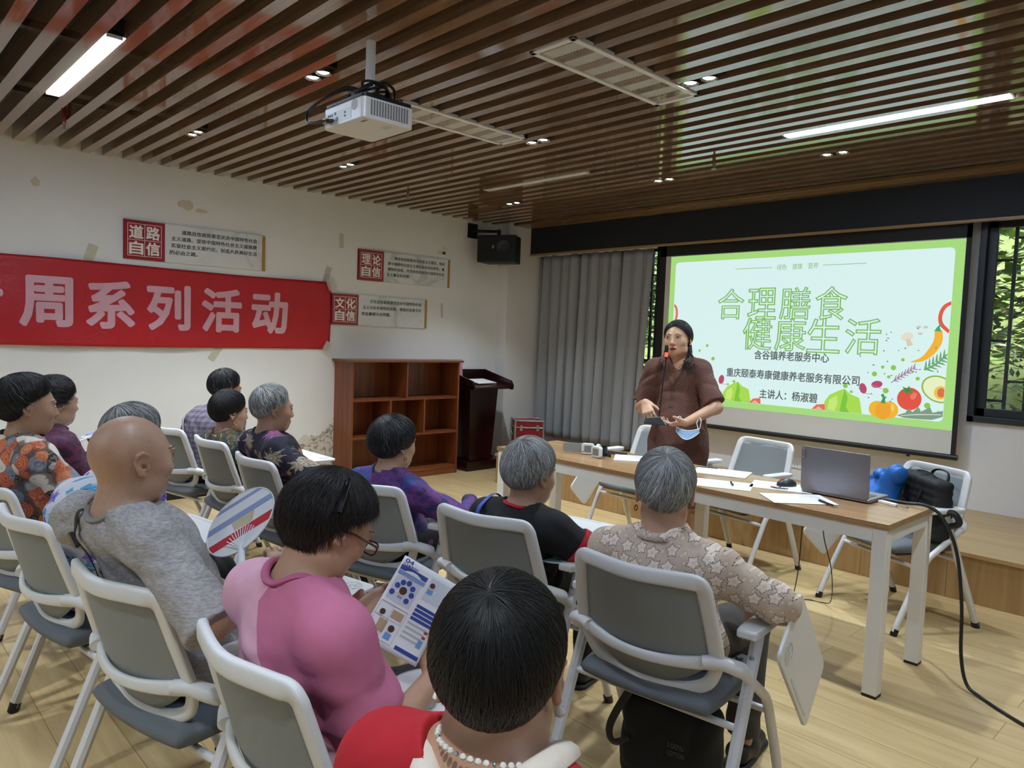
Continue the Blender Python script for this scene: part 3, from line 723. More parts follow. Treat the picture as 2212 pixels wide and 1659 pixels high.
# ------------------------------------------------------------------ loudspeaker on its wall bracket
sp_ = thing('loudspeaker', 'black loudspeaker hung high in the corner above the lectern', 'loudspeaker', (.33, -.86, 2.262), math.radians(27))
# front faces local -y
mb = MB(); mb.prism([(-.22, -.11), (.22, -.11), (.19, .15), (-.19, .15)], Matrix.Identity(4), .29); mb.build('cabinet', pm('speaker_vinyl', '131415', .55), sp_, smooth=False, bevel=.006)
mb = MB(); mb.box((-.215, -.122, .012), (.215, -.108, .278)); mb.build('front_grille', pm('speaker_cloth', '17181A', .8, bump=.3, bscale=900), sp_, smooth=False, bevel=.005)
MB().lathe([(.085, 0), (.08, .012), (.05, .004), (.015, -.004)], 24, M=TR((.095, -.124, .15), (math.pi/2, 0, 0))).build('horn', pm('speaker_horn', '202124', .35), sp_)
MB().prism([(-.012, .018), (.012, .018), (.012, -.004), (0, -.02), (-.012, -.004)], frame((-.03, -.1225, .16), (1, 0, 0), (0, 0, 1)), .003).build('emblem', pm('emblem_gold', '9C8557', .3, .8), sp_, smooth=False)
MB().box((.196, -.07, .03), (.205, -.02, .09)).build('rating_label', pm('label_silver', 'B9B9B5', .4), sp_, smooth=False)
br = thing('speaker_bracket', 'black wall bracket holding the corner loudspeaker', 'bracket', (0, -.98, 2.60))
MB().box((0, -.07, -.06), (.008, .07, .10)).build('wall_plate', M_BLACK, br, smooth=False)
MB().tube([(.005, 0, .02), (.33, .10, .0)], .016, 8).build('bracket_arm', M_BLACK, br)
MB().tube([(.33, .10, .02), (.33, .10, -.06)], .022, 8).build('pivot', M_BLACK, br)

# ------------------------------------------------------------------ projector on its pole
pj = thing('projector', 'white projector with black cables hanging from a ceiling pole', 'projector', (3.51, -4.53, 2.335))
M_PJ = pm('projector_white', 'E2E0DA', .35, nz=.01)
Wp, Dp = .162, .125
def bodyshell(z0, z1, w, d, r=.02): return MB().prism(rrect(2*w, 2*d, r, 4), TR((0, 0, z0)), z1-z0)
bodyshell(0, .088, Wp, Dp).build('lower_shell', M_PJ, pj, smooth=False, bevel=.005)
bodyshell(.088, .105, Wp-.003, Dp-.003).build('upper_shell', M_BLACK, pj, smooth=False, bevel=.003)
mb = MB()
for i in range(14):
    for j in range(10):
        if j % 3 == 2: continue
    y = -Dp+.035+i*.0135
    for j in range(11): mb.box((Wp-.001, y, .018+j*.0056), (Wp+.0006, y+.0085, .0212+j*.0056))
mb.build('vent_grille', M_BLACK, pj, smooth=False)
MB().box((-Wp+.015, -Dp-.001, .012), (.07, -Dp+.002, .06)).build('port_panel', pm('port_grey', 'C9CCC9', .4), pj, smooth=False)
for i, (x, z, r) in enumerate(((-.115, .05, .005), (-.10, .05, .005), (-.085, .05, .005), (-.06, .053, .006), (-.045, .028, .009), (-.09, .028, .007), (-.12, .026, .006), (.02, .045, .004), (.02, .03, .004))):
    MB().cyl((x, -Dp-.003, z), (x, -Dp+.001, z), r, n=10).build('port', M_BLACK, pj)
MB().lathe([(.022, 0), (.022, .002), (.001, .002)], 20, M=TR((.095, -Dp-.0005, .062), (math.pi/2, 0, 0))).build('speaker_grille', pm('pj_speaker', 'B9BAB6', .5), pj)
MB().cyl((-.08, Dp-.002, .055), (-.08, Dp+.018, .055), .034, n=24).build('lens', pm('lens_dark', '22262A', .1), pj)
mb = MB(); fit_text(mb, 'NEC', .115, .09, .045, .014, frame((0, 0, -.0002), (1, 0, 0), (0, -1, 0)), .02); mb.build('lettering', pm('logo_grey', '8E8E8A', .4), pj, smooth=False)
MB().prism(rrect(.05, .03, .004), TR((.10, .03, -.001)), .0012).build('base_latch', pm('port_grey', 'B9BAB6', .4), pj, smooth=False)
pole = thing('ceiling_pole', 'white ceiling pole carrying the projector', 'pole', (3.47, -4.50, 2.44))
MB().cyl((0, 0, .02), (0, 0, .42), .021, n=20).build('tube', M_WHITE, pole)
MB().lathe([(.001, -.03), (.06, -.03), (.06, -.015), (.03, .0), (.03, .05), (.001, .05)], 20).build('tilt_joint', M_ALU, pole)
for s in ((-.13, -.02), (.12, .05), (.02, -.13)):
    MB().tube([(0, 0, -.02), (s[0], s[1], -.005), (s[0]*1.1, s[1]*1.1, -.03)], .012, 6, flat=.5).build('mount_arm', M_WHITE, pole)
cbl = thing('cable_bundle', 'coiled black cables looped round the projector mount', 'cable', (3.51, -4.53, 2.44))
rc = random.Random(2)
for i in range(6):
    x0 = -.12+.03*i; pts = [(.02+.02*rc.random(), -.02, .02)]
    for k in range(9):
        a = k/8*math.pi*2.2+i; pts.append((-.02+.085*math.cos(a)+.02*i*.5, .0+.07*math.sin(a), .025+.018*math.sin(a*1.7+i)+.006*i))
    MB().tube(spline(pts, 5), .0055, 7).build('cable', M_BLACK, cbl)
for dx, zz in ((-.10, 0), (-.07, .01)):
    MB().tube(spline([(0, .0, .04+zz), (-.10, -.05, .075+zz), (-.20, -.12, .03), (-.235, -.16, -.03+zz), (-.20, -.175, -.075), (dx-.02, -.15, -.082), (dx, -.128, -.078)], 8), .0062, 8).build('cable', M_BLACK, cbl)
MB().tube(spline([(.03, .02, .06), (.07, .03, .09), (.10, .06, .06), (.07, .08, .03), (.03, .04, .03)], 8), .006, 8).build('cable', M_BLACK, cbl)
MB().box((-.015, -.01, -.01), (.015, .01, .01), M=TR((-.105, -.145, -.08))).build('connector', pm('connector_amber', 'B58A2E', .4), cbl, smooth=False)
# ================================================================== long table
M_TABLE = wood('table_top_walnut', '8C6B49', 'A07D57', 'B08D66', 'x', .24, .8)
M_STEEL = pm('table_steel_white', 'E3E2DD', .35, nz=.015)
TX0, TX1, TY0, TY1 = 2.83, 5.24, -3.084, -2.507
tb = thing('conference_table', 'long wooden topped table with white steel legs before the stage', 'table', ((TX0+TX1)/2, (TY0+TY1)/2, 0))
cx, cyy = (TX0+TX1)/2, (TY0+TY1)/2
MB().box((TX0-cx, TY0-cyy, .725), (TX1-cx, TY1-cyy, .75)).build('tabletop', M_TABLE, tb, smooth=False, bevel=.0015)
fr = MB()
for y in (TY0+.012, TY1-.052): fr.box((TX0+.06-cx, y-cyy, .665), (TX1-.06-cx, y+.04-cyy, .7245))
for x in (TX0+.012, TX1-.062): fr.box((x-cx, TY0+.05-cyy, .665), (x+.05-cx, TY1-.05-cyy, .7245))
fr.build('under_frame', M_STEEL, tb, smooth=False)
for x in (TX0+.007, (TX0+TX1)/2-.03, TX1-.067):
    for y in (TY0+.007, TY1-.067):
        lg = MB().box((x-cx, y-cyy, .012), (x+.06-cx, y+.06-cyy, .7245)).build('leg', M_STEEL, tb, smooth=False, bevel=.003)
        MB().box((x+.0-cx, y+.0-cyy, 0), (x+.06-cx, y+.06-cyy, .014)).build('rubber_foot', M_BLACK, lg, smooth=False, bevel=.002)

# ================================================================== training chairs
M_CFRAME = pm('chair_white_plastic', 'DDDDDA', .38, nz=.012)
M_CTUBE = pm('chair_white_tube', 'DAD9DA', .3, nz=.01)
N = NT('chair_mesh_grey'); v = N.coord(); wv = N.n('TexWave', wave_type='BANDS', bands_direction='Z'); wv.inputs['Scale'].default_value = 90; N.l(v, wv.inputs[0])
wv2 = N.n('TexWave', wave_type='BANDS', bands_direction='X'); wv2.inputs['Scale'].default_value = 90; N.l(v, wv2.inputs[0])
ff = N.math('ADD', N.math('MULTIPLY', wv.outputs['Fac'], .7), N.math('MULTIPLY', wv2.outputs['Fac'], .3)); N.bump(ff, .5, .001)
M_CMESH = N.set(N.mix(ff, '7C8180', '979C9D'), .6)
M_CSEAT = pm('chair_seat_fabric', '666B6F', .8, bump=.35, bscale=700)
M_CUP = pm('tablet_recess', 'CFCFCC', .4)
LX = .285
def by(x, z):      # depth of the backrest surface
    s = (x/.21)**2
    base = np.interp(z, (.43, .50, .575, .68, .80, .83), (-.160, -.195, -.222, -.252, -.283, -.290))
    return float(base)+.052*s
def back_pt(x, z, off=0): return (x, by(x, z)+off, z)
def make_chair(deploy=False):
    t = bpy.data.objects.new('tablet_arm_chair', None); COL.objects.link(t); t.empty_display_size = .1
    # seat cushion
    nx, ny = 21, 21; top = np.zeros((nx, ny, 3)); bot = np.zeros((nx, ny, 3))
    for i in range(nx):
        for j in range(ny):
            u, v_ = -1+2*i/(nx-1), -1+2*j/(ny-1)
            x = .232*u*math.sqrt(1-.16*v_*v_)*(1-.04*v_); y = .02+.232*v_*math.sqrt(1-.16*u*u)
            r = max(abs(u), abs(v_)); edge = max(0, (r-.62)/.38)
            z = .462-.022*edge**2.2-.014*max(0, v_)**3+.006*abs(u)-.012*max(0, -v_)**2
            top[i, j] = (x, y, z); bot[i, j] = (x*.97, .02+(y-.02)*.97,   .392+.010*edge)
    mb = MB().grid(top); k = len(mb.v); mb.grid(bot[::-1])
    ring = [(i, 0) for i in range(nx)]+[(nx-1, j) for j in range(1, ny)]+[(i, ny-1) for i in range(nx-2, -1, -1)]+[(0, j) for j in range(ny-2, 0, -1)]
    fs = []
    for a in range(len(ring)):
        (i0, j0), (i1, j1) = ring[a], ring[(a+1) % len(ring)]
        fs.append((i0*ny+j0, k+(nx-1-i0)*ny+j0, k+(nx-1-i1)*ny+j1, i1*ny+j1))
    mb.add([], [], 0); mb.f += fs; mb.m += [0]*len(fs)
    mb.build('seat', M_CSEAT, t, auto=0, subsurf=1)
    # backrest panel
    xs_ = np.linspace(-1, 1, 19); zs = np.linspace(0, 1, 17); P = np.zeros((19, 17, 3))
    for i, u in enumerate(xs_):
        for j, q in enumerate(zs):
            zb = .455+.10*abs(u)**2.3; zt = .795-.012*abs(u)**6
            z = zb+(zt-zb)*q; hw = np.interp(z, (.45, .575, .80), (.205, .212, .195)); P[i, j] = back_pt(hw*u, z, .007)
    MB().grid(P).build('backrest', M_CMESH, t, solid=.006, auto=0)
    # white back frame: outer ring, cross rail and lower loop in one moulding
    fm = MB()
    arch = [back_pt(x, z) for x, z in ((-.224, .55), (-.223, .60), (-.216, .68), (-.208, .755), (-.203, .785), (-.188, .802), (-.15, .806), (0, .803), (.15, .806), (.188, .802), (.203, .785), (.208, .755), (.216, .68), (.223, .60), (.224, .55))]
    A_ = spline(arch, 5); fm.tube(A_, .0225, 16, flat=.55, up=(0, 1, 0), sq=.6)
    rail = [back_pt(x, .562-.018*(1-(x/.225)**2), -.014*(1-(abs(x)/.225)**2)) for x in np.linspace(-.225, .225, 19)]
    fm.tube(rail, [.022-.007*(1-(x/.225)**2) for x in np.linspace(-.225, .225, 19)], 16, flat=.6, up=(0, 1, 0), sq=.7)
    lp = [back_pt(x, z) for x, z in ((-.223, .575), (-.218, .535), (-.19, .482), (-.13, .452), (-.06, .443), (0, .441), (.06, .443), (.13, .452), (.19, .482), (.218, .535), (.223, .575))]
    fm.tube(spline(lp, 5), .0195, 16, flat=.6, up=(0, 1, 0), sq=.7)
    fm.build('back_frame', M_CFRAME, t, auto=60)
    for s in (-1, 1):
        pts = spline([(s*.190, -.186, .563), (s*.232, -.164, .566), (s*.268, -.142, .555), (s*.288, -.110, .538)], 6)
        MB().tube(pts, np.interp(np.linspace(0, 1, len(pts)), (0, .5, .85, .96, 1), (.021, .0245, .0265, .024, .016)), 14, flat=.85).build('arm_bracket', M_CFRAME, t, auto=60)
        X = s*LX
        g = spline([(X, -.130, .546), (X, -.08, .508), (X, .04, .425), (X, .085, .39), (X, .115, .345)], 6)
        g = np.vstack([g, [(X, .19, .195), (X, .272, .018)]])
        fl = MB().tube(g, .0155, 12).build('leg', M_CTUBE, t)
        MB().tube([(X, .262, .032), (X, .275, .0)], .0185, 12).build('rubber_foot', M_BLACK, fl)
        rl = MB().tube([(X, -.268, .018), (X, -.02, .60), (X, -.012, .63)], .0165, 8, flat=1.15, up=(1, 0, 0)).build('leg', M_CTUBE, t, auto=30)
        MB().tube([(X, -.262, .032), (X, -.272, .0)], .0195, 10).build('rubber_foot', M_BLACK, rl)
        bolts = MB()
        for z in (.50, .56):
            y = -.268+(z-.018)*.426
            bolts.lathe([(.008, 0), (.007, .004), (.001, .006)], 10, M=TR((X, y-.017, z), (math.pi/2+.4, 0, 0)))
        bolts.build('bolts', M_ALU, rl)
        pad = MB().prism([(-.028, -.115), (.028, -.115), (.033, -.08), (.033, .10), (.022, .128), (-.022, .128), (-.033, .10), (-.033, -.08)], TR((X, .0, .632)), .026)
        pad.build('armrest', M_CFRAME, t, smooth=False, bevel=.007)
    MB().tube([(-LX, -.118, .37), (LX, -.118, .37)], .011, 10).build('crossbar', M_CTUBE, t)
    MB().tube([(-LX, .12, .335), (LX, .12, .335)], .011, 10).build('crossbar', M_CTUBE, t)
    MB().box((-.19, -.13, .385), (.19, .19, .408)).build('seat_pan', M_BLACK, t, smooth=False, bevel=.004)
    if deploy == 'none': return t
    # writing tablet folded down at the sitter's right
    a = math.atan2(.303-.607, .169+.111); ux = Vector((0, math.cos(a), math.sin(a))); uy = Vector((0, math.cos(a+math.pi/2), math.sin(a+math.pi/2)))
    c0 = Vector((LX+.085, .117, .522))
    if deploy: c0 = Vector((.095, .285, .684)); ux = Vector((-1, 0, 0)); uy = Vector((0, 1, 0))
    hn = MB().tube([(LX, .12, .628), (LX+.01, .20, .65), (LX-.02, .27, .675)] if deploy else [(LX, .05, .628), (LX+.045, .03, .66), (LX+.07, .02, .668)], .009, 8); hn.build('tablet_hinge', M_ALU, t)
    M = frame(c0, ux, -uy if deploy else uy)
    tbm = MB().prism(rrect(.43, .225, .028, 5), M, .011).build('tablet', M_CFRAME, t, smooth=False, bevel=.003)
    MB().lathe([(.034, .0), (.034, .0008), (.030, .0012), (.028, -.004), (.001, -.004)], 24, M=M @ TR((-.155, -.06, .0114))).build('cup_recess', M_CUP, tbm)
    sp = MB()
    for q in range(6): sp.box((-.0035, .006, 0), (.0035, .026, .0012), M=M @ TR((-.155, -.06, .0118), (0, 0, q*math.pi/3)))
    sp.build('cup_spokes', M_CFRAME, tbm, smooth=False)
    MB().prism(rrect(.23, .011, .005, 4), M @ TR((.05, -.092, .0112)), .0008).build('pen_groove', M_CUP, tbm, smooth=False)
    MB().prism(rrect(.13, .05, .012, 4), M @ TR((-.14, .085, -.018)), .018).build('tablet_mount', M_CFRAME, tbm, smooth=False, bevel=.003)
    return t
CH = dict(A=(5.020, -4.300, .130), B=(4.291, -4.285, .185), C=(3.565, -4.367, .299), D=(2.824, -4.472, -.005), E=(2.135, -4.427, .011), F=(1.464, -4.483, .213),
          G=(4.242, -5.502, .203), H=(3.440, -5.554, .143), I=(2.795, -5.594, .290), J=(4.903, -5.421, .038), P=(2.05, -5.52, .25), Z=(5.70, -5.56, .10),
          T1=(3.134, -1.931, 3.107), T2=(3.867, -1.809, 2.971), T3=(4.893, -1.894, 2.669))
CL = dict(A='white training chair holding the person in the beige leaf shirt', B='white training chair holding the person in the black red-trimmed shirt', C='white training chair holding the person in the purple blue top',
          D='white training chair holding the grey haired person in dark floral', E='white training chair holding the person in green brown floral', F='white training chair holding the person in the checked shirt',
          G='white training chair holding the bald man', H='white training chair holding the person in the white violet-flowered shirt', I='white training chair holding the person in the orange floral blouse',
          J='white training chair holding the person in the pink shirt', P='white training chair holding the curly haired person by the wall', Z='white training chair holding the person in the red top',
          T1='empty white training chair behind the table, left of the standing presenter', T2='empty white training chair behind the table, beside the laptop', T3='white training chair behind the table with two bags on it')
chairs0 = {}
for k, (x, y, rz) in CH.items():
    dep = 'none' if k == 'C' else k in 'BEFGHP'           # tablet swung over the lap; the others hang folded at the side
    if dep not in chairs0: c = chairs0[dep] = make_chair(dep)
    else: c = copy_tree(chairs0[dep])
    if k[0] == 'T':          # these tablets hang a little lower
        for ch in c.children:
            if ch.name.startswith('tablet'): ch.location.z -= .07
    c.location = (x, y, 0); c.rotation_euler = (0, 0, rz)
    tag(c, CL[k], 'chair', 'training chairs behind the table' if k[0] == 'T' else 'training chairs of the audience')
# ================================================================== people: one implicit surface per body / garment
class F:
    """implicit surface: tapered limbs and ellipsoids blended smoothly; evaluated with numpy"""
    def __init__(s): s.p = []; s.subs = []; s.cuts = []; s.wr = None; s.disp = None
    def cone(s, a, b, r1, r2, k=.03, cut=None, flat=None):
        s.p.append(('c', np.array(a, float), np.array(b, float), r1, r2, k, cut)); return s
    def ell(s, c, r, k=.03, M=None):
        s.p.append(('e', np.array(c, float), np.array(r, float), None if M is None else np.array(M, float), None, k, None)); return s
    def chain(s, pts, rs, k=.03):
        for i in range(len(pts)-1): s.cone(pts[i], pts[i+1], rs[i], rs[i+1], k)
        return s
    def sub_cone(s, a, b, r1, r2): s.subs.append((np.array(a, float), np.array(b, float), r1, r2)); return s
    def cut(s, o, n): s.cuts.append((np.array(o, float), np.array(n, float)/np.linalg.norm(n))); return s
    @staticmethod
    def _cone(P, a, b, r1, r2):
        ba = b-a; t = np.clip(((P-a)@ba)/(ba@ba+1e-12), 0, 1)
        return np.linalg.norm(P-a-t[:, None]*ba, axis=1)-(r1+(r2-r1)*t)
    def bounds(s, pad=.03):
        lo = np.full(3, 1e9); hi = -lo
        for q in s.p:
            if q[0] == 'c':
                R = max(q[3], q[4]); lo = np.minimum(lo, np.minimum(q[1], q[2])-R); hi = np.maximum(hi, np.maximum(q[1], q[2])+R)
            else: R = q[2].max(); lo = np.minimum(lo, q[1]-R); hi = np.maximum(hi, q[1]+R)
        return lo-pad, hi+pad
    def __call__(s, P, margin=.06):
        d = np.full(len(P), 1e3)
        for q in s.p:
            if q[0] == 'c':
                R = max(q[3], q[4])+margin+q[5]; lo = np.minimum(q[1], q[2])-R; hi = np.maximum(q[1], q[2])+R
            else: R = q[2].max()+margin+q[5]; lo = q[1]-R; hi = q[1]+R
            m = np.nonzero(((P > lo) & (P < hi)).all(1))[0]
            if not len(m): continue
            X = P[m]
            if q[0] == 'c':
                v = s._cone(X, *q[1:5])
                if q[6] is not None: v = np.maximum(v, (X-q[6][0])@q[6][1])
            else:
                L = X-q[1]
                if q[3] is not None: L = L@q[3]
                k0 = np.linalg.norm(L/q[2], axis=1); k1 = np.linalg.norm(L/(q[2]**2), axis=1); v = k0*(k0-1)/np.maximum(k1, 1e-9)
                v = np.where(k0 < .3, -q[2].min()*.7, v)
            k = q[5]; a = d[m]
            h = np.clip(.5+.5*(a-v)/k, 0, 1); d[m] = a+(v-a)*h-k*h*(1-h)
        if s.disp is not None: d = d+s.disp(P)
        for a, b, r1, r2 in s.subs: d = np.maximum(d, -s._cone(P, a, b, r1, r2))
        for o, n in s.cuts: d = np.maximum(d, (P-o)@n)
        return d
def isosurface(f, h):
    lo, hi = f.bounds(); B = 4
    nb = np.ceil((hi-lo)/(h*B)).astype(int)+1; n = nb*B
    g = [lo[i]+h*(B*np.arange(nb[i])+(B-1)/2) for i in range(3)]
    C = np.stack(np.meshgrid(*g, indexing='ij'), -1).reshape(-1, 3)
    dc = f(C, margin=.05+6*h).reshape(nb)
    V = np.where(dc < 0, -1., 1.).repeat(B, 0).repeat(B, 1).repeat(B, 2).astype(np.float32)
    act = np.argwhere(np.abs(dc) < 6.5*h)
    o = np.stack(np.meshgrid(*[np.arange(B)]*3, indexing='ij'), -1).reshape(-1, 3)
    I = (act[:, None, :]*B+o[None]).reshape(-1, 3)
    V[I[:, 0], I[:, 1], I[:, 2]] = f(lo+h*I)
    S = V < 0
    c = S[:-1, :-1, :-1].astype(np.int8)
    tot = sum(S[a:n[0]-1+a, b:n[1]-1+b, e:n[2]-1+e].astype(np.int8) for a in (0, 1) for b in (0, 1) for e in (0, 1))
    cells = np.argwhere((tot > 0) & (tot < 8))
    idx = np.full(tot.shape, -1, np.int32); idx[cells[:, 0], cells[:, 1], cells[:, 2]] = np.arange(len(cells))
    off = [(a, b, e) for a in (0, 1) for b in (0, 1) for e in (0, 1)]
    val = {q: V[cells[:, 0]+q[0], cells[:, 1]+q[1], cells[:, 2]+q[2]] for q in off}
    acc = np.zeros((len(cells), 3)); cnt = np.zeros(len(cells))
    for p in off:
        for ax in range(3):
            if p[ax]: continue
            q = list(p); q[ax] = 1; q = tuple(q); a, b = val[p], val[q]
            m = (a < 0) != (b < 0); t = np.where(m, a/np.where(m, a-b, 1), 0)
            pt = np.tile(np.array(p, float), (len(cells), 1)); pt[:, ax] = t
            acc[m] += pt[m]; cnt[m] += 1
    vtx = lo+h*(cells+acc/np.maximum(cnt, 1)[:, None])
    faces = []
    for ax in range(3):
        b, e = [(1, 2), (2, 0), (0, 1)][ax]
        sl0 = [slice(1, -1)]*3; A = S.copy()
        sh = np.roll(S, -1, ax); ch = (S != sh)
        ch[tuple(slice(-1, None) if i == ax else slice(None) for i in range(3))] = False
        E = np.argwhere(ch); E = E[(E[:, b] > 0) & (E[:, e] > 0) & (E[:, b] < n[b]-1) & (E[:, e] < n[e]-1)]
        q = []
        for db, de in ((-1, -1), (0, -1), (0, 0), (-1, 0)):
            X = E.copy(); X[:, b] += db; X[:, e] += de; q.append(idx[X[:, 0], X[:, 1], X[:, 2]])
        Q = np.stack(q, 1); ok = (Q >= 0).all(1); Q = Q[ok]; ins = S[E[:, 0], E[:, 1], E[:, 2]][ok]
        Q[~ins] = Q[~ins][:, ::-1]; faces.append(Q)
    Q = np.vstack(faces); a_, b_, c_ = vtx[Q[:, 0]]-vtx.mean(0), vtx[Q[:, 1]]-vtx.mean(0), vtx[Q[:, 2]]-vtx.mean(0)
    if (a_*np.cross(b_, c_)).sum() < 0: Q = Q[:, ::-1].copy()      # outward normals
    return vtx, Q
def relax(v, fq, it=1, lam=.5):
    for _ in range(it):
        acc = np.zeros_like(v); cnt = np.zeros(len(v))
        for a in range(4):
            i, j = fq[:, a], fq[:, (a+1) % 4]
            for ax in range(3): acc[:, ax] += np.bincount(i, v[j, ax], len(v))+np.bincount(j, v[i, ax], len(v))
            cnt += np.bincount(i, minlength=len(v))+np.bincount(j, minlength=len(v))
        v = v*(1-lam)+lam*acc/np.maximum(cnt, 1)[:, None]
    return v
def qmesh(name, v, fq, mats, parent, mat_idx=None, label=None):
    me = bpy.data.meshes.new(name)
    me.vertices.add(len(v)); me.vertices.foreach_set('co', v.astype(np.float32).ravel())
    me.loops.add(len(fq)*4); me.polygons.add(len(fq))
    me.polygons.foreach_set('loop_start', np.arange(0, len(fq)*4, 4, dtype=np.int32))
    me.loops.foreach_set('vertex_index', fq.astype(np.int32).ravel())
    for m in (mats if isinstance(mats, (list, tuple)) else [mats]): me.materials.append(m)
    if mat_idx is not None: me.polygons.foreach_set('material_index', mat_idx.astype(np.int32))
    me.polygons.foreach_set('use_smooth', np.ones(len(fq), bool)); me.update(calc_edges=True)
    return link(name, me, parent, label=label)
def nrm(v): v = np.array(v, float); return v/np.linalg.norm(v)
def wrinkle(amp, seed, base=1.0, dirs=4):
    """soft folds: ridged waves gathered in patches"""
    r = np.random.RandomState(seed); K = r.normal(size=(dirs, 3))*np.array([34, 34, 46])*base; ph = r.uniform(0, 6, dirs)
    K2 = r.normal(size=(3, 3))*11
    def f(P):
        s = np.zeros(len(P)); q = 1.6*np.sin(P@K2[0]+ph[0])+1.2*np.sin(P@K2[1])
        for i, (k, p) in enumerate(zip(K, ph)):
            g = np.clip(.5+.9*np.sin(P@K2[(i+1) % 3]+2.1*i), 0, 1)
            s += g*(1-2*np.abs(np.sin(.5*(P@k)+p+q)))
        return amp*s*.8
    return f
def rotz(a): c, s = math.cos(a), math.sin(a); return np.array([[c, -s, 0], [s, c, 0], [0, 0, 1]])
def rotx(a): c, s = math.cos(a), math.sin(a); return np.array([[1, 0, 0], [0, c, -s], [0, s, c]])
def roty(a): c, s = math.cos(a), math.sin(a); return np.array([[c, 0, s], [0, 1, 0], [-s, 0, c]])

# ---- materials for people
def skin(name, col, spots=0):
    if name in MATS: return MATS[name]
    N = NT(name); v = N.coord(); h = hexrgb(col)
    f = N.noise(v, 14, 4, .6)
    c = N.mix(f, tuple(x*.9 for x in h), tuple(min(255, x*1.07) for x in h))
    c = N.mix(N.math('MULTIPLY', N.noise(v, 5, 2), .22), c, tuple((min(255, h[0]*1.02), h[1]*.80, h[2]*.76)))
    if spots:
        vo = N.n('TexVoronoi'); vo.inputs['Scale'].default_value = 55; N.l(v, vo.inputs['Vector'])
        m = N.n('MapRange'); m.inputs[1].default_value = .08; m.inputs[2].default_value = .22; m.inputs[3].default_value = spots; m.inputs[4].default_value = 0; N.l(vo.outputs['Distance'], m.inputs[0])
        c = N.mix(m.outputs[0], c, tuple(x*.55 for x in h))
    N.bump(N.noise(v, 160, 3), .12, .001)
    N.p.inputs['Subsurface Weight'].default_value = 0.0
    MATS[name] = N.set(c, .42); return MATS[name]
def hairmat(name, stops, rough=.38):
    if name in MATS: return MATS[name]
    N = NT(name); oi = N.n('NewGeometry').outputs['Random Per Island']
    c = N.ramp(oi, stops); N.p.inputs['Anisotropic'].default_value = .0
    MATS[name] = N.set(c, rough); return MATS[name]
H_BLACK = lambda: hairmat('hair_black', [(0, '0A0909'), (.85, '0F0E0D'), (1, '171413')], .46)
H_SALT = lambda: hairmat('hair_black_streaked', [(0, '0D0D0E'), (.7, '17171A'), (.88, '303134'), (1, '74767A')])
H_GREY = lambda: hairmat('hair_grey', [(0, '5C5E5E'), (.35, '868886'), (.7, 'ACAEAB'), (1, 'D8DAD6')], .42)
H_LGREY = lambda: hairmat('hair_light_grey', [(0, '5A5B5A'), (.3, '80827F'), (.7, 'A6A8A4'), (1, 'D2D3CF')], .42)
def cloth(name, col, rough=.85, bump=.3):
    if name in MATS: return MATS[name]
    N = NT(name); v = N.coord(); h = hexrgb(col)
    c = N.mix(N.noise(v, 30, 3), tuple(x*.93 for x in h), tuple(min(255, x*1.06) for x in h))
    N.bump(N.noise(v, 420, 2), bump, .001)
    MATS[name] = N.set(c, rough); return MATS[name]

EYEW = pm('eye_white', 'D8D2CB', .2, nz=0); IRIS = pm('iris_dark', '1A120E', .1, nz=0); LIPS = {}
def head_field(f, H, R, s, ears=True, skullk=1.0, jaw=1.0):
    """adult head about the point H (mid height), R its rotation, s its scale"""
    T = lambda p: H+R@(np.array(p)*s)
    f.ell(T((0, -.012, .022)), np.array((.074, .094, .088))*s*skullk, .02, R)          # cranium
    f.ell(T((0, .028, -.02)), np.array((.064*jaw, .062, .086))*s, .03, R)               # face
    f.ell(T((0, .048, -.083)), np.array((.036*jaw, .032, .028))*s, .03, R)               # chin
    for x in (-1, 1):
        f.ell(T((x*.040*jaw, .05, -.025)), np.array((.026, .028, .026))*s, .02, R)       # cheeks
        f.ell(T((x*.05*jaw, .012, -.07)), np.array((.016, .035, .022))*s, .03, R)         # jaw
        f.ell(T((x*.030, .082, .022)), np.array((.022, .010, .007))*s, .012, R)          # brow
        f.ell(T((x*.031, .072, .004)), np.array((.017, .012, .012))*s, .008, R)          # eye
        f.ell(T((x*.0105, .092, -.036)), np.array((.009, .009, .007))*s, .006, R)         # nostril wing
    f.cone(T((0, .083, .010)), T((0, .101, -.032)), .0075*s, .0100*s, .012)
    f.ell(T((0, .083, -.060)), np.array((.024, .010, .006))*s, .006, R); f.ell(T((0, .081, -.071)), np.array((.020, .010, .006))*s, .005, R)
    if ears:
        for x in (-1, 1):
            E = R@rotz(x*-.38); o = T((x*.076, -.012, -.004)); e = lambda p: o+E@(np.array((p[0]*x, p[1], p[2]))*s)
            f.ell(e((.004, -.004, .004)), np.array((.0055, .015, .025))*s, .005, E)
            hx = [(.002, .012, .010), (.008, .008, .025), (.012, -.004, .031), (.014, -.016, .024), (.013, -.020, .008), (.010, -.015, -.008), (.006, -.006, -.022), (.003, .003, -.026)]
            rs = [.0040, .0042, .0044, .0046, .0044, .0045, .0062, .0056]
            f.chain([e(p) for p in hx], [r_*s for r_ in rs], .0035)
            f.cone(e((.004, .010, -.004)), e((.005, .008, -.012)), .0045*s, .0045*s, .004)
            f.sub_cone(e((.020, .001, .000)), e((.0075, .0, -.004)), .0085*s, .0065*s)
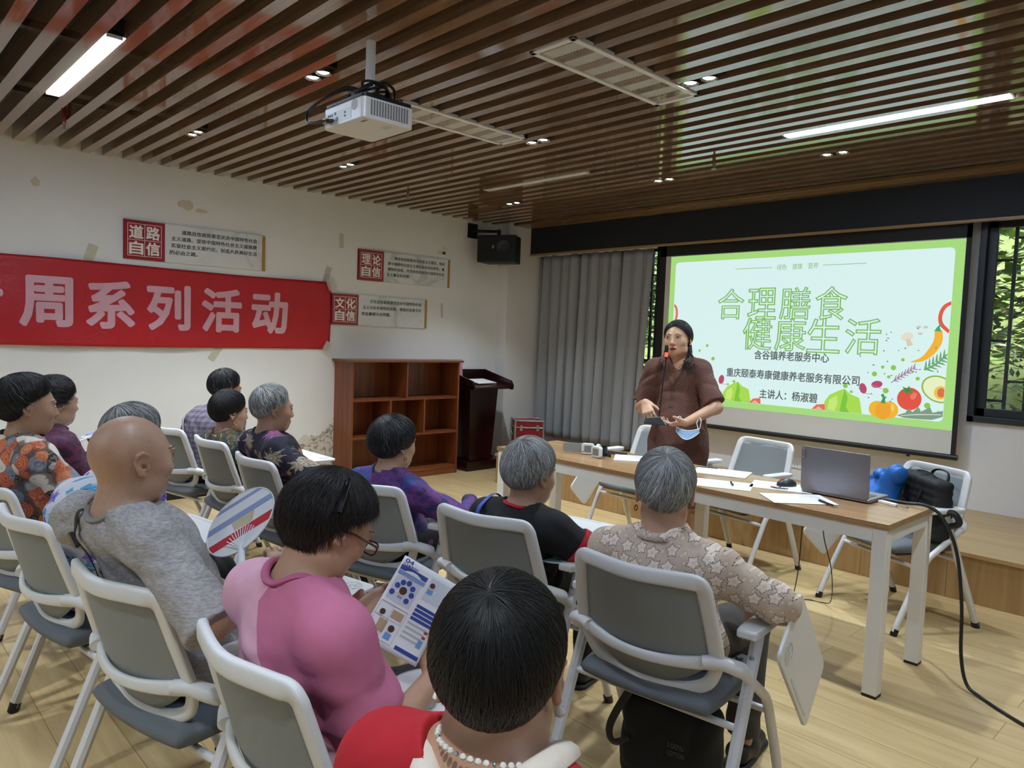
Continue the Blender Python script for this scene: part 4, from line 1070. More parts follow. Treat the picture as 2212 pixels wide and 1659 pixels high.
def hand_field(f, W, fd, pn, s=1.0, side=1, curl=(.35, .4, .45, .5), spread=.06, thumb=(.55, .35), k=.006, seg=(.40, .33, .27)):
    """fd: toward the fingers, pn: palm normal, side: +1 when the thumb lies along fd x pn"""
    fd = nrm(fd); pn = np.array(pn, float); pn = nrm(pn-fd*(pn@fd)); lt = np.cross(fd, pn)*side
    Lp = .088*s
    kn = []
    for i, (o, L, r) in enumerate(((.030, .072, .0088), (.010, .080, .0090), (-.010, .074, .0086), (-.029, .058, .0076))):
        b = W+fd*(Lp-(.0, .0, .003, .010)[i]*s)+lt*o*s-pn*.002*s
        f.cone(W+lt*o*.55*s+fd*.008*s, b, .0135*s, .0118*s, .014)
        d = nrm(fd+lt*(o/.03)*spread); p = b
        for j in range(3):
            c = curl[i]*(1.0 if j == 0 else 1.15); ca, sa = math.cos(c), math.sin(c)
            ax_up = nrm(pn-d*(pn@d)) if j == 0 else up_
            d2 = d*ca+ax_up*sa; up_ = ax_up*ca-d*sa; d = d2
            q = p+d*L*seg[j]*s; f.cone(p, q, r*s*(1.0-.10*j), r*s*(.93-.12*j), k if j == 0 else .003); p = q
    b = W+fd*.020*s+lt*.026*s+pn*.008*s
    d = nrm(lt*math.cos(thumb[1])*.75+fd*.75+pn*thumb[0]); q = b+d*.042*s
    f.cone(W+fd*.01*s+lt*.012*s, b, .015*s, .0155*s, .012); f.cone(b, q, .0145*s, .0105*s, .010)
    d = nrm(d*.8+fd*.5+pn*.15); f.cone(q, q+d*.030*s, .0102*s, .0082*s, .003)
def ik(S, W, L1, L2, pole):
    d = W-S; D = np.linalg.norm(d)
    if D > (L1+L2)*.995: W = S+d/D*(L1+L2)*.995; d = W-S; D = np.linalg.norm(d)
    a = (L1**2-L2**2+D**2)/(2*D); h = math.sqrt(max(L1**2-a*a, 0)); n = d/D
    p = np.array(pole, float); p = nrm(p-n*(p@n)); return S+n*a+p*h, W

def hair(parent, H, R, s, field, st, seed=0):
    """combed hair: a scalp shell plus tapered strand ribbons that run from the whorl to the hairline"""
    r = np.random.RandomState(seed)
    w_ = nrm(np.array(st.get('whorl', (0, -.55, 1))))
    e1 = nrm(np.cross(w_, (1, 0, 0))); e1 = e1 if e1[1] > 0 else -e1; e2 = np.cross(e1, w_)
    ctr = np.array((0, -.008, .005))
    def dirs(th, ph): return np.cos(th)[..., None]*w_+np.sin(th)[..., None]*(np.cos(ph)[..., None]*e1+np.sin(ph)[..., None]*e2)
    def skinr(D):
        sh = D.shape[:-1]; d = D.reshape(-1, 3); t = np.full(len(d), .19)
        for _ in range(14):
            P = H+((ctr+d*t[:, None])*s)@R.T
            t = np.maximum(t-np.minimum(field(P, .25), .05)/s*.9, .03)
        return t.reshape(sh)
    lim_az = np.array(st['az'], float); lim_el = np.array(st['el'], float)
    def limit(D):
        az = np.degrees(np.abs(np.arctan2(D[..., 0], D[..., 1])))
        return np.interp(az, lim_az, lim_el)
    def elev(D): return np.degrees(np.arcsin(np.clip(D[..., 2], -1, 1)))
    nph, nth = 72, 30
    ph = np.linspace(0, 2*math.pi, nph, endpoint=False); ths = np.linspace(.02, 2.75, 120)
    DD = dirs(np.broadcast_to(ths, (nph, 120)), np.broadcast_to(ph[:, None], (nph, 120)))
    ok = elev(DD) > limit(DD); thmax = np.array([ths[max(4, np.argmax(~o)-1 if (~o).any() else 119)] for o in ok])
    thmax = np.convolve(np.r_[thmax[-2:], thmax, thmax[:2]], np.ones(5)/5, 'valid')
    TH = np.linspace(0.0, 1, nth)[None]*thmax[:, None]; PH = np.broadcast_to(ph[:, None], TH.shape)
    D = dirs(TH, PH); Rs = skinr(D)
    def thick(D, q):
        el = elev(D); az = np.degrees(np.abs(np.arctan2(D[..., 0], D[..., 1])))
        t = np.interp(el, (-60, -20, 10, 50, 90), st['t'])
        t = t*np.interp(az, (0, 50, 110, 180), st.get('taz', (1, 1, 1, 1)))
        e = st.get('edge', .35); return t*np.clip(e+(1-e)*(1-q)/.25, e, 1)
    q = np.linspace(0, 1, nth)[None]*np.ones((nph, 1))
    T = thick(D, q); Ro = Rs+T
    # soften the outer shell so the hair mass is smooth
    for _ in range(3):
        Ro[:, 1:-1] = (Ro[:, :-2]+Ro[:, 2:]+2*Ro[:, 1:-1])/4; Ro = (np.roll(Ro, 1, 0)+np.roll(Ro, -1, 0)+2*Ro)/4
    lump = st.get('lump', .0)
    if lump: Ro = Ro+lump*np.sin(PH*5+seed)*np.sin(TH*7+seed*2)*q
    toW = lambda L: H+(L*s)@R.T
    out = toW(ctr+D*Ro[..., None]); inn = toW(ctr+D*(Rs-.006)[..., None])
    V = []; Fq = []
    def gridq(Pg, flip):
        o = len(V); V.extend(Pg.reshape(-1, 3))
        for i in range(nph):
            j = (i+1) % nph
            for k in range(nth-1):
                qd = (o+i*nth+k, o+j*nth+k, o+j*nth+k+1, o+i*nth+k+1); Fq.append(qd[::-1] if flip else qd)
    gridq(out, False); gridq(inn, True); M_ = nph*nth
    for i in range(nph):
        j = (i+1) % nph; Fq.append((i*nth+nth-1, j*nth+nth-1, M_+j*nth+nth-1, M_+i*nth+nth-1))
    # strands
    n = st.get('n', 1600); m = 7
    p0 = r.uniform(0, 2*math.pi, n); ti = (p0/(2*math.pi)*nph).astype(int) % nph; tm = thmax[ti]
    a = r.uniform(.0, .72, n)**.9; ln = r.uniform(.25, .6, n)*st.get('len', 1.0)
    b = np.minimum(a+ln, 1.0+r.uniform(0, st.get('over', .06), n))
    uu = np.linspace(0, 1, m)[None]
    th = (a[:, None]+(b-a)[:, None]*uu)*tm[:, None]
    phs = p0[:, None]+st.get('swirl', .25)*(uu**1.5)*r.uniform(.3, 1, n)[:, None]+r.normal(0, st.get('mess', .03), n)[:, None]*uu*3+.03*np.sin(th*8+r.uniform(0, 6, n)[:, None])
    qi = np.clip(a[:, None]+(b-a)[:, None]*uu, 0, 1.0)
    def samp(A):
        fi = (phs/(2*math.pi)*nph) % nph; i0 = fi.astype(int) % nph; i1 = (i0+1) % nph; fx = fi-np.floor(fi)
        fj = qi*(nth-1); j0 = np.minimum(fj.astype(int), nth-2); fy = fj-j0
        return (A[i0, j0]*(1-fx)+A[i1, j0]*fx)*(1-fy)+(A[i0, j0+1]*(1-fx)+A[i1, j0+1]*fx)*fy
    rr = samp(Ro)+r.uniform(-.002, .0035, n)[:, None]+st.get('lift', .0)*r.uniform(0, 1, n)[:, None]*uu**2
    Ds = dirs(th, phs); C_ = ctr+Ds*rr[..., None]
    drop = st.get('drop', 0.0)
    tg = np.gradient(C_, axis=1); tg /= np.linalg.norm(tg, axis=-1)[..., None]+1e-9
    sd = np.cross(tg, Ds); sd /= np.linalg.norm(sd, axis=-1)[..., None]+1e-9
    wd = (st.get('w', .0016)*r.uniform(.6, 1.3, n))[:, None]*np.array([.5, 1, 1.1, 1, .85, .55, .08])[None]
    A0 = toW(C_+sd*wd[..., None]); A1 = toW(C_-sd*wd[..., None]); A2 = toW(C_+Ds*(wd*.28)[..., None])
    o = len(V); G = np.stack([A0, A2, A1], 2).reshape(-1, 3)
    V = np.vstack([np.array(V), G])
    ib = (o+np.arange(n)[:, None]*m*3+np.arange(m-1)[None]*3)
    q1 = np.stack([ib, ib+3, ib+4, ib+1], -1).reshape(-1, 4); q2 = np.stack([ib+1, ib+4, ib+5, ib+2], -1).reshape(-1, 4); q3 = np.stack([ib+2, ib+5, ib+3, ib], -1).reshape(-1, 4)
    Fq = np.vstack([np.array(Fq), q1, q2, q3])
    return qmesh('hair', V, Fq, st['mat'], parent, label=st.get('label'))
AZ = (0, 35, 60, 80, 95, 120, 150, 180)
STY = dict(
  short=dict(az=AZ, el=(34, 26, 14, 2, -4, -30, -38, -40), t=(.006, .012, .018, .026, .030), edge=.25),
  crop=dict(az=AZ, el=(40, 30, 18, 6, 0, -26, -36, -38), t=(.004, .008, .013, .022, .026), edge=.2),
  bob=dict(az=AZ, el=(26, 16, 0, -16, -24, -44, -50, -52), t=(.014, .020, .028, .030, .028), edge=.30),
  nape=dict(az=AZ, el=(40, 32, 22, 12, 2, -42, -52, -54), t=(.024, .024, .024, .024, .024), edge=.6),
  tied=dict(az=AZ, el=(42, 34, 20, 6, -4, -34, -44, -46), t=(.010, .012, .014, .018, .018), edge=.3))
from mathutils.bvhtree import BVHTree
# ---- printed fabrics
def fabric(name, fn, rough=.85, bump=.25):
    N = NT(name); c = fn(N); v = N.coord(); N.bump(N.noise(v, 380, 2), bump, .001); return N.set(c, rough)
def vor(N, vec, scale, feat='F1', rand=1.0, dim='3D'):
    n = N.n('TexVoronoi', feature=feat, voronoi_dimensions=dim); n.inputs['Scale'].default_value = scale; n.inputs['Randomness'].default_value = rand
    N.l(vec, n.inputs['Vector']); return n
def step(N, x, a, b, hi=1.0, lo=0.0):
    m = N.n('MapRange'); m.inputs[1].default_value = a; m.inputs[2].default_value = b; m.inputs[3].default_value = lo; m.inputs[4].default_value = hi; N.l(x, m.inputs[0]); return m.outputs[0]
def hue_of(N, v):   # a 0..1 number per voronoi cell
    s = N.n('SeparateColor'); N.l(v.outputs['Color'], s.inputs[0]); return s.outputs[0]
def petals(N, vec, scale, k, r0, amp, rand=.75, plane='XZ'):
    """flower / leaf shapes: distance to a petal outline around each cell centre, in the plane of the cloth"""
    mp = N.n('Mapping'); N.l(vec, mp.inputs['Vector'])
    if plane == 'XZ': mp.inputs['Rotation'].default_value = (math.pi/2, 0, 0)
    v = vor(N, mp.outputs['Vector'], scale, rand=rand, dim='2D')
    sc = N.n('VectorMath', operation='SCALE'); N.l(mp.outputs['Vector'], sc.inputs[0]); sc.inputs['Scale'].default_value = 1.0
    d0 = N.n('VectorMath', operation='SUBTRACT'); N.l(sc.outputs[0], d0.inputs[0]); N.l(v.outputs['Position'], d0.inputs[1])
    d = N.n('VectorMath', operation='MULTIPLY'); N.l(d0.outputs[0], d.inputs[0]); d.inputs[1].default_value = (1, 1, 0)
    s = N.n('SeparateXYZ'); N.l(d.outputs[0], s.inputs[0])
    ang = N.math('ARCTAN2', s.outputs['Y'], s.outputs['X'])
    ln = N.n('VectorMath', operation='LENGTH'); N.l(d.outputs[0], ln.inputs[0])
    h = hue_of(N, v)
    a2 = N.math('ADD', N.math('MULTIPLY', ang, float(k)), N.math('MULTIPLY', h, 6.28))
    rad = N.math('ADD', N.math('ADD', r0, N.math('MULTIPLY', N.math('COSINE', a2), amp)), N.math('MULTIPLY', N.math('COSINE', N.math('MULTIPLY', a2, 3.0)), amp*.45))
    return N.math('DIVIDE', N.n_len(ln.outputs['Value'], scale), rad), h
NT.n_len = lambda s, x, sc: s.math('MULTIPLY', x, sc)
def f_beige(N):
    v = N.coord(); b = N.mix(N.noise(v, 60, 2), 'C2AD98', 'D0BBA6')
    q, h = petals(N, v, 21, 5, .30, .07); q2, h2 = petals(N, v, 40, 5, .22, .04)
    c = N.mix(step(N, q2, 1.22, 1.05), b, '7D6452'); c = N.mix(step(N, q2, 1.05, .95), c, 'D9C6B2')
    c = N.mix(step(N, q, 1.14, 1.06), c, '5F473A'); c = N.mix(step(N, q, 1.0, .92), c, 'E9D9C8')
    return N.mix(step(N, q, .5, .1, .55), c, 'CFA993')
def f_orange(N):
    v = N.coord(); w_ = N.noise(v, 26, 3, .6, 2.5); v1 = vor(N, v, 19)
    h = hue_of(N, v1)
    cell = N.ramp(h, [(0, 'C85A2C'), (.24, 'D97A45'), (.34, 'E3D6C8'), (.55, 'B9B4B4'), (.66, '7A8394'), (.80, '3A342F'), (.9, 'D0662F'), (1, 'E9DFD2')], 'CONSTANT')
    ring = N.math('FRACT', N.math('MULTIPLY', N.math('ADD', v1.outputs['Distance'], N.math('MULTIPLY', w_, .45)), 6))
    c = N.mix(step(N, ring, .62, .8, .3), cell, 'F0E4D6')
    c = N.mix(step(N, v1.outputs['Distance'], .55, .7, .8), c, '4A433C')
    return N.mix(step(N, w_, .62, .7, .7), c, '2F2B28')
def f_maroon(N):
    v = N.coord(); w_ = N.noise(v, 9, 5, .65, 2.0)
    c = N.ramp(w_, [(.3, '241C28'), (.45, '43263A'), (.54, '6B2E4E'), (.6, '2B2A3C'), (.7, '5C4A4A'), (.8, '8A5B4B')])
    return c
def f_violet(N):
    v = N.coord(); b = N.mix(N.noise(v, 40, 2), 'DADADF', 'E8E8EC')
    q, h = petals(N, v, 15, 5, .26, .07, 1.0); q2, h2 = petals(N, v, 25, 4, .22, .06, 1.0)
    c = N.mix(step(N, q2, 1.05, .95), b, N.ramp(h2, [(0, '5FB1D6'), (.45, '7CC0DC'), (.46, 'E2E2E8'), (1, 'E2E2E8')], 'CONSTANT'))
    c = N.mix(step(N, q, 1.05, .95), c, N.ramp(h, [(0, '6E57B0'), (.4, '8A78C8'), (.7, 'A99BD8'), (.71, '5CA9D0')], 'CONSTANT'))
    return N.mix(step(N, q, .35, .25, .8), c, '43308A')
def f_greyT(N):
    v = N.coord(scale=(1, 1, 4)); f = N.noise(v, 60, 4, .75, .4)
    return N.ramp(f, [(.34, '888482'), (.52, 'A5A19E'), (.68, 'BBB7B4')])
def f_check(N):
    v = N.coord(); s = N.n('SeparateXYZ'); N.l(v, s.inputs[0]); c = N.mix(N.noise(v, 90, 2), '6E6474', '7D7283')
    for o, sc in (('X', 62), ('Z', 62)):
        fr = N.math('FRACT', N.math('MULTIPLY', s.outputs[o], sc)); c = N.mix(step(N, fr, .72, .78, .55), c, '2E2833')
        fr = N.math('FRACT', N.math('MULTIPLY', s.outputs[o], sc/2)); c = N.mix(step(N, fr, .82, .86, .4), c, 'B9AEB6')
    return c
def f_green(N):
    v = N.coord(); w_ = N.noise(v, 16, 5, .7, 3.5); w2 = N.noise(v, 11, 3, .6, 2)
    c = N.ramp(w2, [(.38, '16262A'), (.5, '1F4346'), (.58, '2B3A2E'), (.66, '5C4426')])
    c = N.mix(step(N, w_, .52, .56), c, '7A5A2C'); return N.mix(step(N, w_, .62, .65), c, 'CDBE94')
def f_dark(N):
    v = N.coord(); q, h = petals(N, v, 9, 9, .30, .10, 1.0)
    b = N.ramp(N.noise(v, 12, 4, .6, 1), [(.4, '16151F'), (.6, '262338'), (.72, '3A2440')])
    ring = N.math('FRACT', N.math('MULTIPLY', q, 3.2))
    pc = N.ramp(h, [(0, '8E3F73'), (.35, 'B9A98F'), (.6, 'A8577F'), (.8, 'C79A9F')], 'CONSTANT')
    c = N.mix(step(N, q, 1.06, .98), b, pc); c = N.mix(N.math('MULTIPLY', step(N, ring, .55, .7, .8), step(N, q, 1.06, .98)), c, '2A1E30')
    q2, h2 = petals(N, v, 17, 5, .20, .07, 1.0)
    return N.mix(step(N, q2, 1.0, .92, .85), c, N.ramp(h2, [(0, 'B98A4A'), (.25, '5E4A78'), (.5, '23202E')], 'CONSTANT'))
def f_tie(N):
    v = N.coord(); s = N.n('SeparateXYZ'); N.l(v, s.inputs[0])
    w_ = N.noise(v, 7, 4, .6, 1.2); f = N.noise(N.coord(scale=(1, 1, 6)), 22, 4, .7)
    t = N.math('ADD', N.math('MULTIPLY', w_, .75), N.math('MULTIPLY', f, .25))
    c = N.ramp(t, [(.34, '1B1C40'), (.44, '2F3468'), (.50, '7A3C7E'), (.55, '4A2C78'), (.60, '2E5FA0'), (.66, '2A2A5A'), (.74, '6B3590')])
    return N.mix(N.math('MULTIPLY', f, .45), c, '14142A')
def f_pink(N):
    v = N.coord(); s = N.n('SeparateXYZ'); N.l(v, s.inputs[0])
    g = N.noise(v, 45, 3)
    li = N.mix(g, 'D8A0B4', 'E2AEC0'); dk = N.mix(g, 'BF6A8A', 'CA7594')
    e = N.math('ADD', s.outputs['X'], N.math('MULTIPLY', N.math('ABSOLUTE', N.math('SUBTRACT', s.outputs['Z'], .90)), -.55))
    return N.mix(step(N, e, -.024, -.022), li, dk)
def f_dots(N):
    v = N.coord(); mp = N.n('Mapping'); N.l(v, mp.inputs['Vector']); mp.inputs['Rotation'].default_value = (math.pi/2, 0, .785)
    q = vor(N, mp.outputs['Vector'], 98, rand=.3, dim='2D')
    return N.mix(step(N, q.outputs['Distance'], .24, .14, .55), N.mix(N.noise(v, 8, 3), '48281F', '573227'), 'A88A74')
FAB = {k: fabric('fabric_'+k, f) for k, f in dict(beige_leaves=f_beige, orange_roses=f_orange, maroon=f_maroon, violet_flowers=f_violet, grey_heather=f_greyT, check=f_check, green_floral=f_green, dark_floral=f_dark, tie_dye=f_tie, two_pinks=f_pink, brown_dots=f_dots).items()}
M_TRBLACK = cloth('trouser_black', '1E1E21'); M_TRGREY = cloth('trouser_grey', '4A4644'); M_TRNAVY = cloth('trouser_navy', '23283A')
M_SHOE = pm('shoe_black', '202022', .5); M_SHOER = pm('shoe_red', '7A1A26', .6); M_SOLE = pm('shoe_sole', 'D8D5CF', .6)
M_RED = cloth('shirt_red', 'B01624'); M_BLK = cloth('shirt_black', '101012'); M_CREAM = cloth('collar_cream', 'D8CBBB')

def person(label, base, rz, H, yaw, pitch=0., roll=0., hs=1., w=1., skin_m=None, shirt=None, sleeve=.62, long_=False, loose=1.0, wrk=.0035,
           R_=None, L_=None, hst=None, trousers=None, shoes=None, h=.0065, ears=True, seed=1, standing=False, neck_r=.060, collar=None, trim=None, neckline=None, lips=None, age=0, stoop=.03, hem=None, band=None, band_w=.0095, neck_w=1.0, sh_drop=.062, neck_l=.132, tail=False, arm_s=1.0):
    root = thing('person', label, 'person', (base[0], base[1], 0), rz)
    H = np.array(H, float); R = rotz(yaw)@rotx(-pitch)@roty(roll)
    nb = H+rotz(yaw)@(rotx(-pitch*.55)@np.array((0, -.030, -neck_l)))*hs
    if standing:
        Pv = np.array((0, -.02, .90)); hips = [np.array((x*.085, -.01, .86)) for x in (1, -1)]; knees = [np.array((x*.095, .01, .47)) for x in (1, -1)]; ank = [np.array((x*.10, -.03, .085)) for x in (1, -1)]
    else:
        Pv = np.array((H[0]*.3, .0, .545)); hips = [np.array((x*.088+H[0]*.3, -.03, .535)) for x in (1, -1)]
        knees = [np.array((x*.115, .385, .505)) for x in (1, -1)]; ank = [np.array((x*.12, .36, .085)) for x in (1, -1)]
    C_ = Pv+(nb-Pv)*.62+np.array((0, -stoop, 0)); Wt = Pv+(nb-Pv)*.28+np.array((0, -stoop*.5, 0))
    if not standing: C_[1] = max(C_[1], -.105); Wt[1] = max(Wt[1], -.045)
    ty = yaw*.25; Rt = rotz(ty); tl = float(np.linalg.norm(nb-Pv))
    Sh = [nb+Rt@np.array((x*.158*w, -.012, -sh_drop)) for x in (1, -1)]
    vz = max(.10, tl*.34)
    def torso(f, g, hip=True):
        f.ell(Pv, np.array((.150*w+g, .112+g, .10+g)), .05); f.ell(Wt, np.array((.136*w+g, .102+g, vz+g)), .06)
        f.ell(C_, np.array((.142*w+g, .100+g, vz*1.05+g)), .06, Rt)
        f.cone(Sh[0], Sh[1], .047+g, .047+g, .05); f.cone(C_+np.array((0, 0, .04)), nb+np.array((0, 0, -.03)), .085+g, .055+g, .05)
        for S in Sh: f.cone(nb+(H-nb)*.10, S+np.array((0, 0, .002)), .036+g, .044+g, .04)
    body = F(); torso(body, 0.0)
    body.cone(nb, H+R@np.array((0, -.022, -.05))*hs, .053*hs*neck_w, .050*hs*neck_w, .03)
    arms = []
    for i, (x, A) in enumerate(((1, R_), (-1, L_))):
        A = A or {}
        S = Sh[i]; Wr = np.array(A.get('w', (x*.10, .235, .595)), float); pole = A.get('pole', (x*1., -.5, -.6))
        E, Wr = ik(S, Wr, .262*arm_s, .232*arm_s, pole); arms.append((S, E, Wr, A))
        body.cone(S, E, .046, .039, .03); body.cone(E, Wr, .040, .0255, .02)
        fd = A.get('f', tuple(nrm(Wr-E)+np.array((-x*.25, .35, -.1)))); pn = A.get('n', (-x*.2, 0, -1))
        hand_field(body, Wr, fd, pn, .97, side=A.get('side', x), curl=A.get('curl', (.25, .3, .35, .4)), thumb=A.get('thumb', (.25, .5)), spread=A.get('spread', .08))
    for i in range(2):
        body.cone(hips[i], knees[i], .076, .056, .03); body.cone(knees[i], ank[i], .052, .034, .02)
        body.cone(ank[i]+np.array((0, -.03, -.045)), ank[i]+np.array((0, .12, -.055)), .034, .028, .02)
    hf = F(); head_field(hf, H, R, hs, ears=False)
    head_field(body, H, R, hs, ears)
    v, q = isosurface(body, h); v = relax(v, q, 1, .35)
    c = v[q].mean(1); Lc = ((c-H)@R)/hs; mi = np.zeros(len(q), int); ax = np.abs(Lc[:, 0]); fr = Lc[:, 1] > .062
    mi[(Lc[:, 1] > .080) & (ax < .025*(1-.0)) & (np.abs(Lc[:, 2]+.0655) < .0105*(1-(ax/.026)**2))] = 1
    sm = skin_m or skin('skin_tan', 'AE8A70')
    bm = qmesh('body', v, q, [sm, lips or pm('lips', '8C5348', .4, nz=.02)], root, mi)
    trb = BVHTree.FromPolygons([Vector(p) for p in v], [tuple(int(k) for k in p) for p in q])
    def face(x, z, off=0.0):      # point on the face at head-local (x, z)
        p = H+R@(np.array((x, .16, z))*hs); h_ = trb.ray_cast(Vector(p), Vector(tuple(R@np.array((0, -1., 0)))), .2)
        y = ((np.array(h_[0])-H)@R)[1]/hs if h_[0] is not None else .085
        return H+R@(np.array((x, y+off, z))*hs)
    M4 = Matrix([list(R[i])+[0] for i in range(3)]+[[0, 0, 0, 1]])
    for x in (1, -1):
        ec = face(x*.031, .003, -.0016)
        eM = Matrix.Translation(tuple(ec)) @ M4 @ Matrix.Rotation(x*-.25, 4, 'Z')
        eo = MB().lathe([(.0005, -.0060), (.006, -.0052), (.0105, -.0030), (.0130, 0), (.0105, .0032), (.006, .0054), (.0005, .0060)], 16, M=eM @ Matrix.Scale(.48, 4, (0, 1, 0))).build('eye', EYEW, root)
        MB().lathe([(.0053, 0), (.0050, .0010), (.0005, .0014)], 14, M=eM @ TR((.0006, .0052, .0006), (-math.pi/2, 0, 0))).build('iris', IRIS, eo)
        up = [face(x*(.031+a), .003+.0062-30*a*a+.06*a, .0012 if standing else -.0004) for a in np.linspace(-.0145, .0145, 9)]
        MB().tube(up, np.array([.0008, .0016, .0021, .0023, .0024, .0024, .0023, .0020, .0012]), 6).build('eyelid', pm('lash_dark', '2A1E1A', .5), root)
        br_ = [face(x*u, .0215+.006*math.sin((u-.012)/.04*2.4), .0006 if standing else -.0010) for u in np.linspace(.012, .050, 8)]
        MB().tube(br_, np.array([.0020, .0028, .0031, .0031, .0029, .0025, .0018, .001]), 6, flat=.7).build('eyebrow', pm('eyebrow', '2A211D', .8), root)
    # garment
    if shirt is not None:
        f = F(); g = .012*loose; torso(f, g)
        hz = hem if hem is not None else (.44 if standing else .468)
        if standing:
            f.cone(Pv+np.array((0, 0, .05)), np.array((0, -.01, .40)), .150, .215, .08)
            f.ell(Pv+np.array((0, .0, -.10)), (.185, .150, .16), .06)
        else: f.ell(Pv+np.array((0, .01, -.02)), (.172*w, .140, .075), .05)
        if tail: f.ell(Pv+np.array((0, -.075, -.052)), (.185, .115, .040), .03)
        for i, x in enumerate((1, -1)):
            S, E, Wr, A = arms[i]
            if long_:
                f.cone(S, E, .053*loose+.002, .048*loose, .03)
                e = E+(Wr-E)*long_; f.cone(E, e, .047*loose, .037*loose, .02, cut=(e, nrm(Wr-E)))
            else:
                e = S+(E-S)*sleeve; f.cone(S, e+nrm(E-S)*.05, .052*loose+.002, .060*loose, .03, cut=(e, nrm(E-S)))
        f.sub_cone(nb+(H-nb)*.10, H+np.array((0, .0, .05)), neck_r+(.009 if band is not None else 0), neck_r+.04)
        if neckline: f.sub_cone(*neckline)
        f.cut((0, 0, hz), (0, 0, -1)); f.disp = wrinkle(wrk, seed)
        v, q = isosurface(f, max(h, .006)); v = relax(v, q, 1, .5)
        qmesh('dress' if standing else 'shirt', v, q, shirt, root)
        if band is not None:       # ribbed band following the neckline over the shoulders
            tr_ = BVHTree.FromPolygons([Vector(p) for p in v], [tuple(int(k) for k in p) for p in q]); pts = []
            for k in range(40):
                a = 2*math.pi*k/40; rr_ = neck_r+.010; p = nb+np.array((math.cos(a)*rr_, math.sin(a)*rr_*1.02+.006, .10))
                hit = tr_.ray_cast(Vector(p), Vector((0, 0, -1)), .35)
                if hit[0] is not None and hit[0][2] > nb[2]-.13: pts.append(tuple(hit[0]+Vector((0, 0, .002))))
            if len(pts) > 12:
                pts = np.array(pts)
                for _ in range(3): pts = (np.roll(pts, 1, 0)+np.roll(pts, -1, 0)+2*pts)/4
                MB().tube(pts, band_w, 10, closed=True, flat=.75, up=(0, 0, 1)).build('neckband', band, root)
        if trim is not None:       # contrasting band at the sleeve ends
            for i, x in enumerate((1, -1)):
                S, E, Wr, A = arms[i]; d = Vector(tuple(nrm(E-S))); e = Vector(tuple(S+(E-S)*sleeve)); r_ = .060*loose+.005
                M = Matrix.Translation(e-d*.004) @ d.to_track_quat('Z', 'Y').to_matrix().to_4x4()
                MB().lathe([(r_-.010, -.018), (r_, -.017), (r_+.003, -.012), (r_+.004, .008), (r_+.001, .012), (r_-.010, .011)], 32, M=M).build('sleeve_trim', trim, root)
    if trousers is not None and not standing:
        f = F(); f.ell(Pv+np.array((0, .02, -.01)), (.162*w, .132, .085), .05)
        for i in range(2):
            f.cone(hips[i], knees[i], .088, .070, .03); f.cone(knees[i], ank[i]+np.array((0, 0, .03)), .066, .055, .02, cut=(ank[i]+np.array((0, 0, .02)), (0, 0, -1)))
        f.cut((0, 0, .468), (0, 0, -1)) if False else None
        f.disp = wrinkle(.003, seed+5); f.cut((0, 0, .62), (0, 0, 1))
        v, q = isosurface(f, .008); qmesh('trousers', relax(v, q, 1), q, trousers, root)
    for i in range(2):
        f = F(); a = ank[i]; f.cone(a+np.array((0, -.04, -.038)), a+np.array((0, .04, -.048)), .042, .040, .03); f.cone(a+np.array((0, .04, -.05)), a+np.array((0, .14, -.056)), .040, .034, .03); f.cut((0, 0, .002), (0, 0, -1)); f.cut((0, 0, a[2]-.005), (0, 0, 1))
        v, q = isosurface(f, .007); so = qmesh('shoe', v, q, shoes or M_SHOE, root)
        f2 = F(); f2.cone((a[0], a[1]-.05, .01), (a[0], a[1]+.15, .01), .046, .040, .01); f2.cut((0, 0, .0), (0, 0, -1)); f2.cut((0, 0, .018), (0, 0, 1))
        v, q = isosurface(f2, .007); qmesh('sole', v, q, M_SOLE if shoes is M_SHOER else M_SHOE, so)
    if collar is not None:
        mat, r_, ht, op = collar
        nx_ = nrm(H-nb); pts = []
        for k in range(25):
            a = math.radians(90+op+(360-2*op)*k/24); pts.append(nb+(H-nb)*.12+np.array((math.cos(a)*r_, math.sin(a)*r_*1.02, .012*math.sin(a))))
        P = np.array(pts); up_ = np.array((0, 0, 1.))
        G = np.stack([P+up_*0-np.array((0, 0, .012)), P*1.0+up_*ht*.6, P+up_*ht+(nb-P)*np.array((1, 1, 0))*.10, P+up_*ht*.9+(P-nb)*np.array((1, 1, 0))*.12, P+up_*ht*.2+(P-nb)*np.array((1, 1, 0))*.32], 1)
        MB().grid(G).build('collar', mat, root, solid=.003, auto=0)
    if hst is not None: hair(root, H, R, hs, hf, hst, seed)
    info = dict(root=root, H=H, R=R, hs=hs, nb=nb, arms=arms, Sh=Sh, C=C_, Pv=Pv, M=Matrix.Translation((base[0], base[1], 0)) @ Matrix.Rotation(rz, 4, 'Z'))
    return info
def hl(I, p): return I['H']+I['R']@(np.array(p, float)*I['hs'])          # head-local -> person-local
def wl(I, p): return np.array(I['M'] @ Vector(tuple(map(float, p))))      # person-local -> world
def S_(style, mat, **k): d = dict(STY[style]); d['mat'] = mat; d.update(k); return d
SK1 = skin('skin_tan', 'AE8A70'); SK2 = skin('skin_warm', 'BB967A'); SK3 = skin('skin_weathered', 'BE9A80', .3); SK4 = skin('skin_light', 'C09A7C')
def audience(k, label, H, yaw, **kw):
    x, y, rz = CH[k]; return person(label, (x, y), rz, H, yaw, **kw)
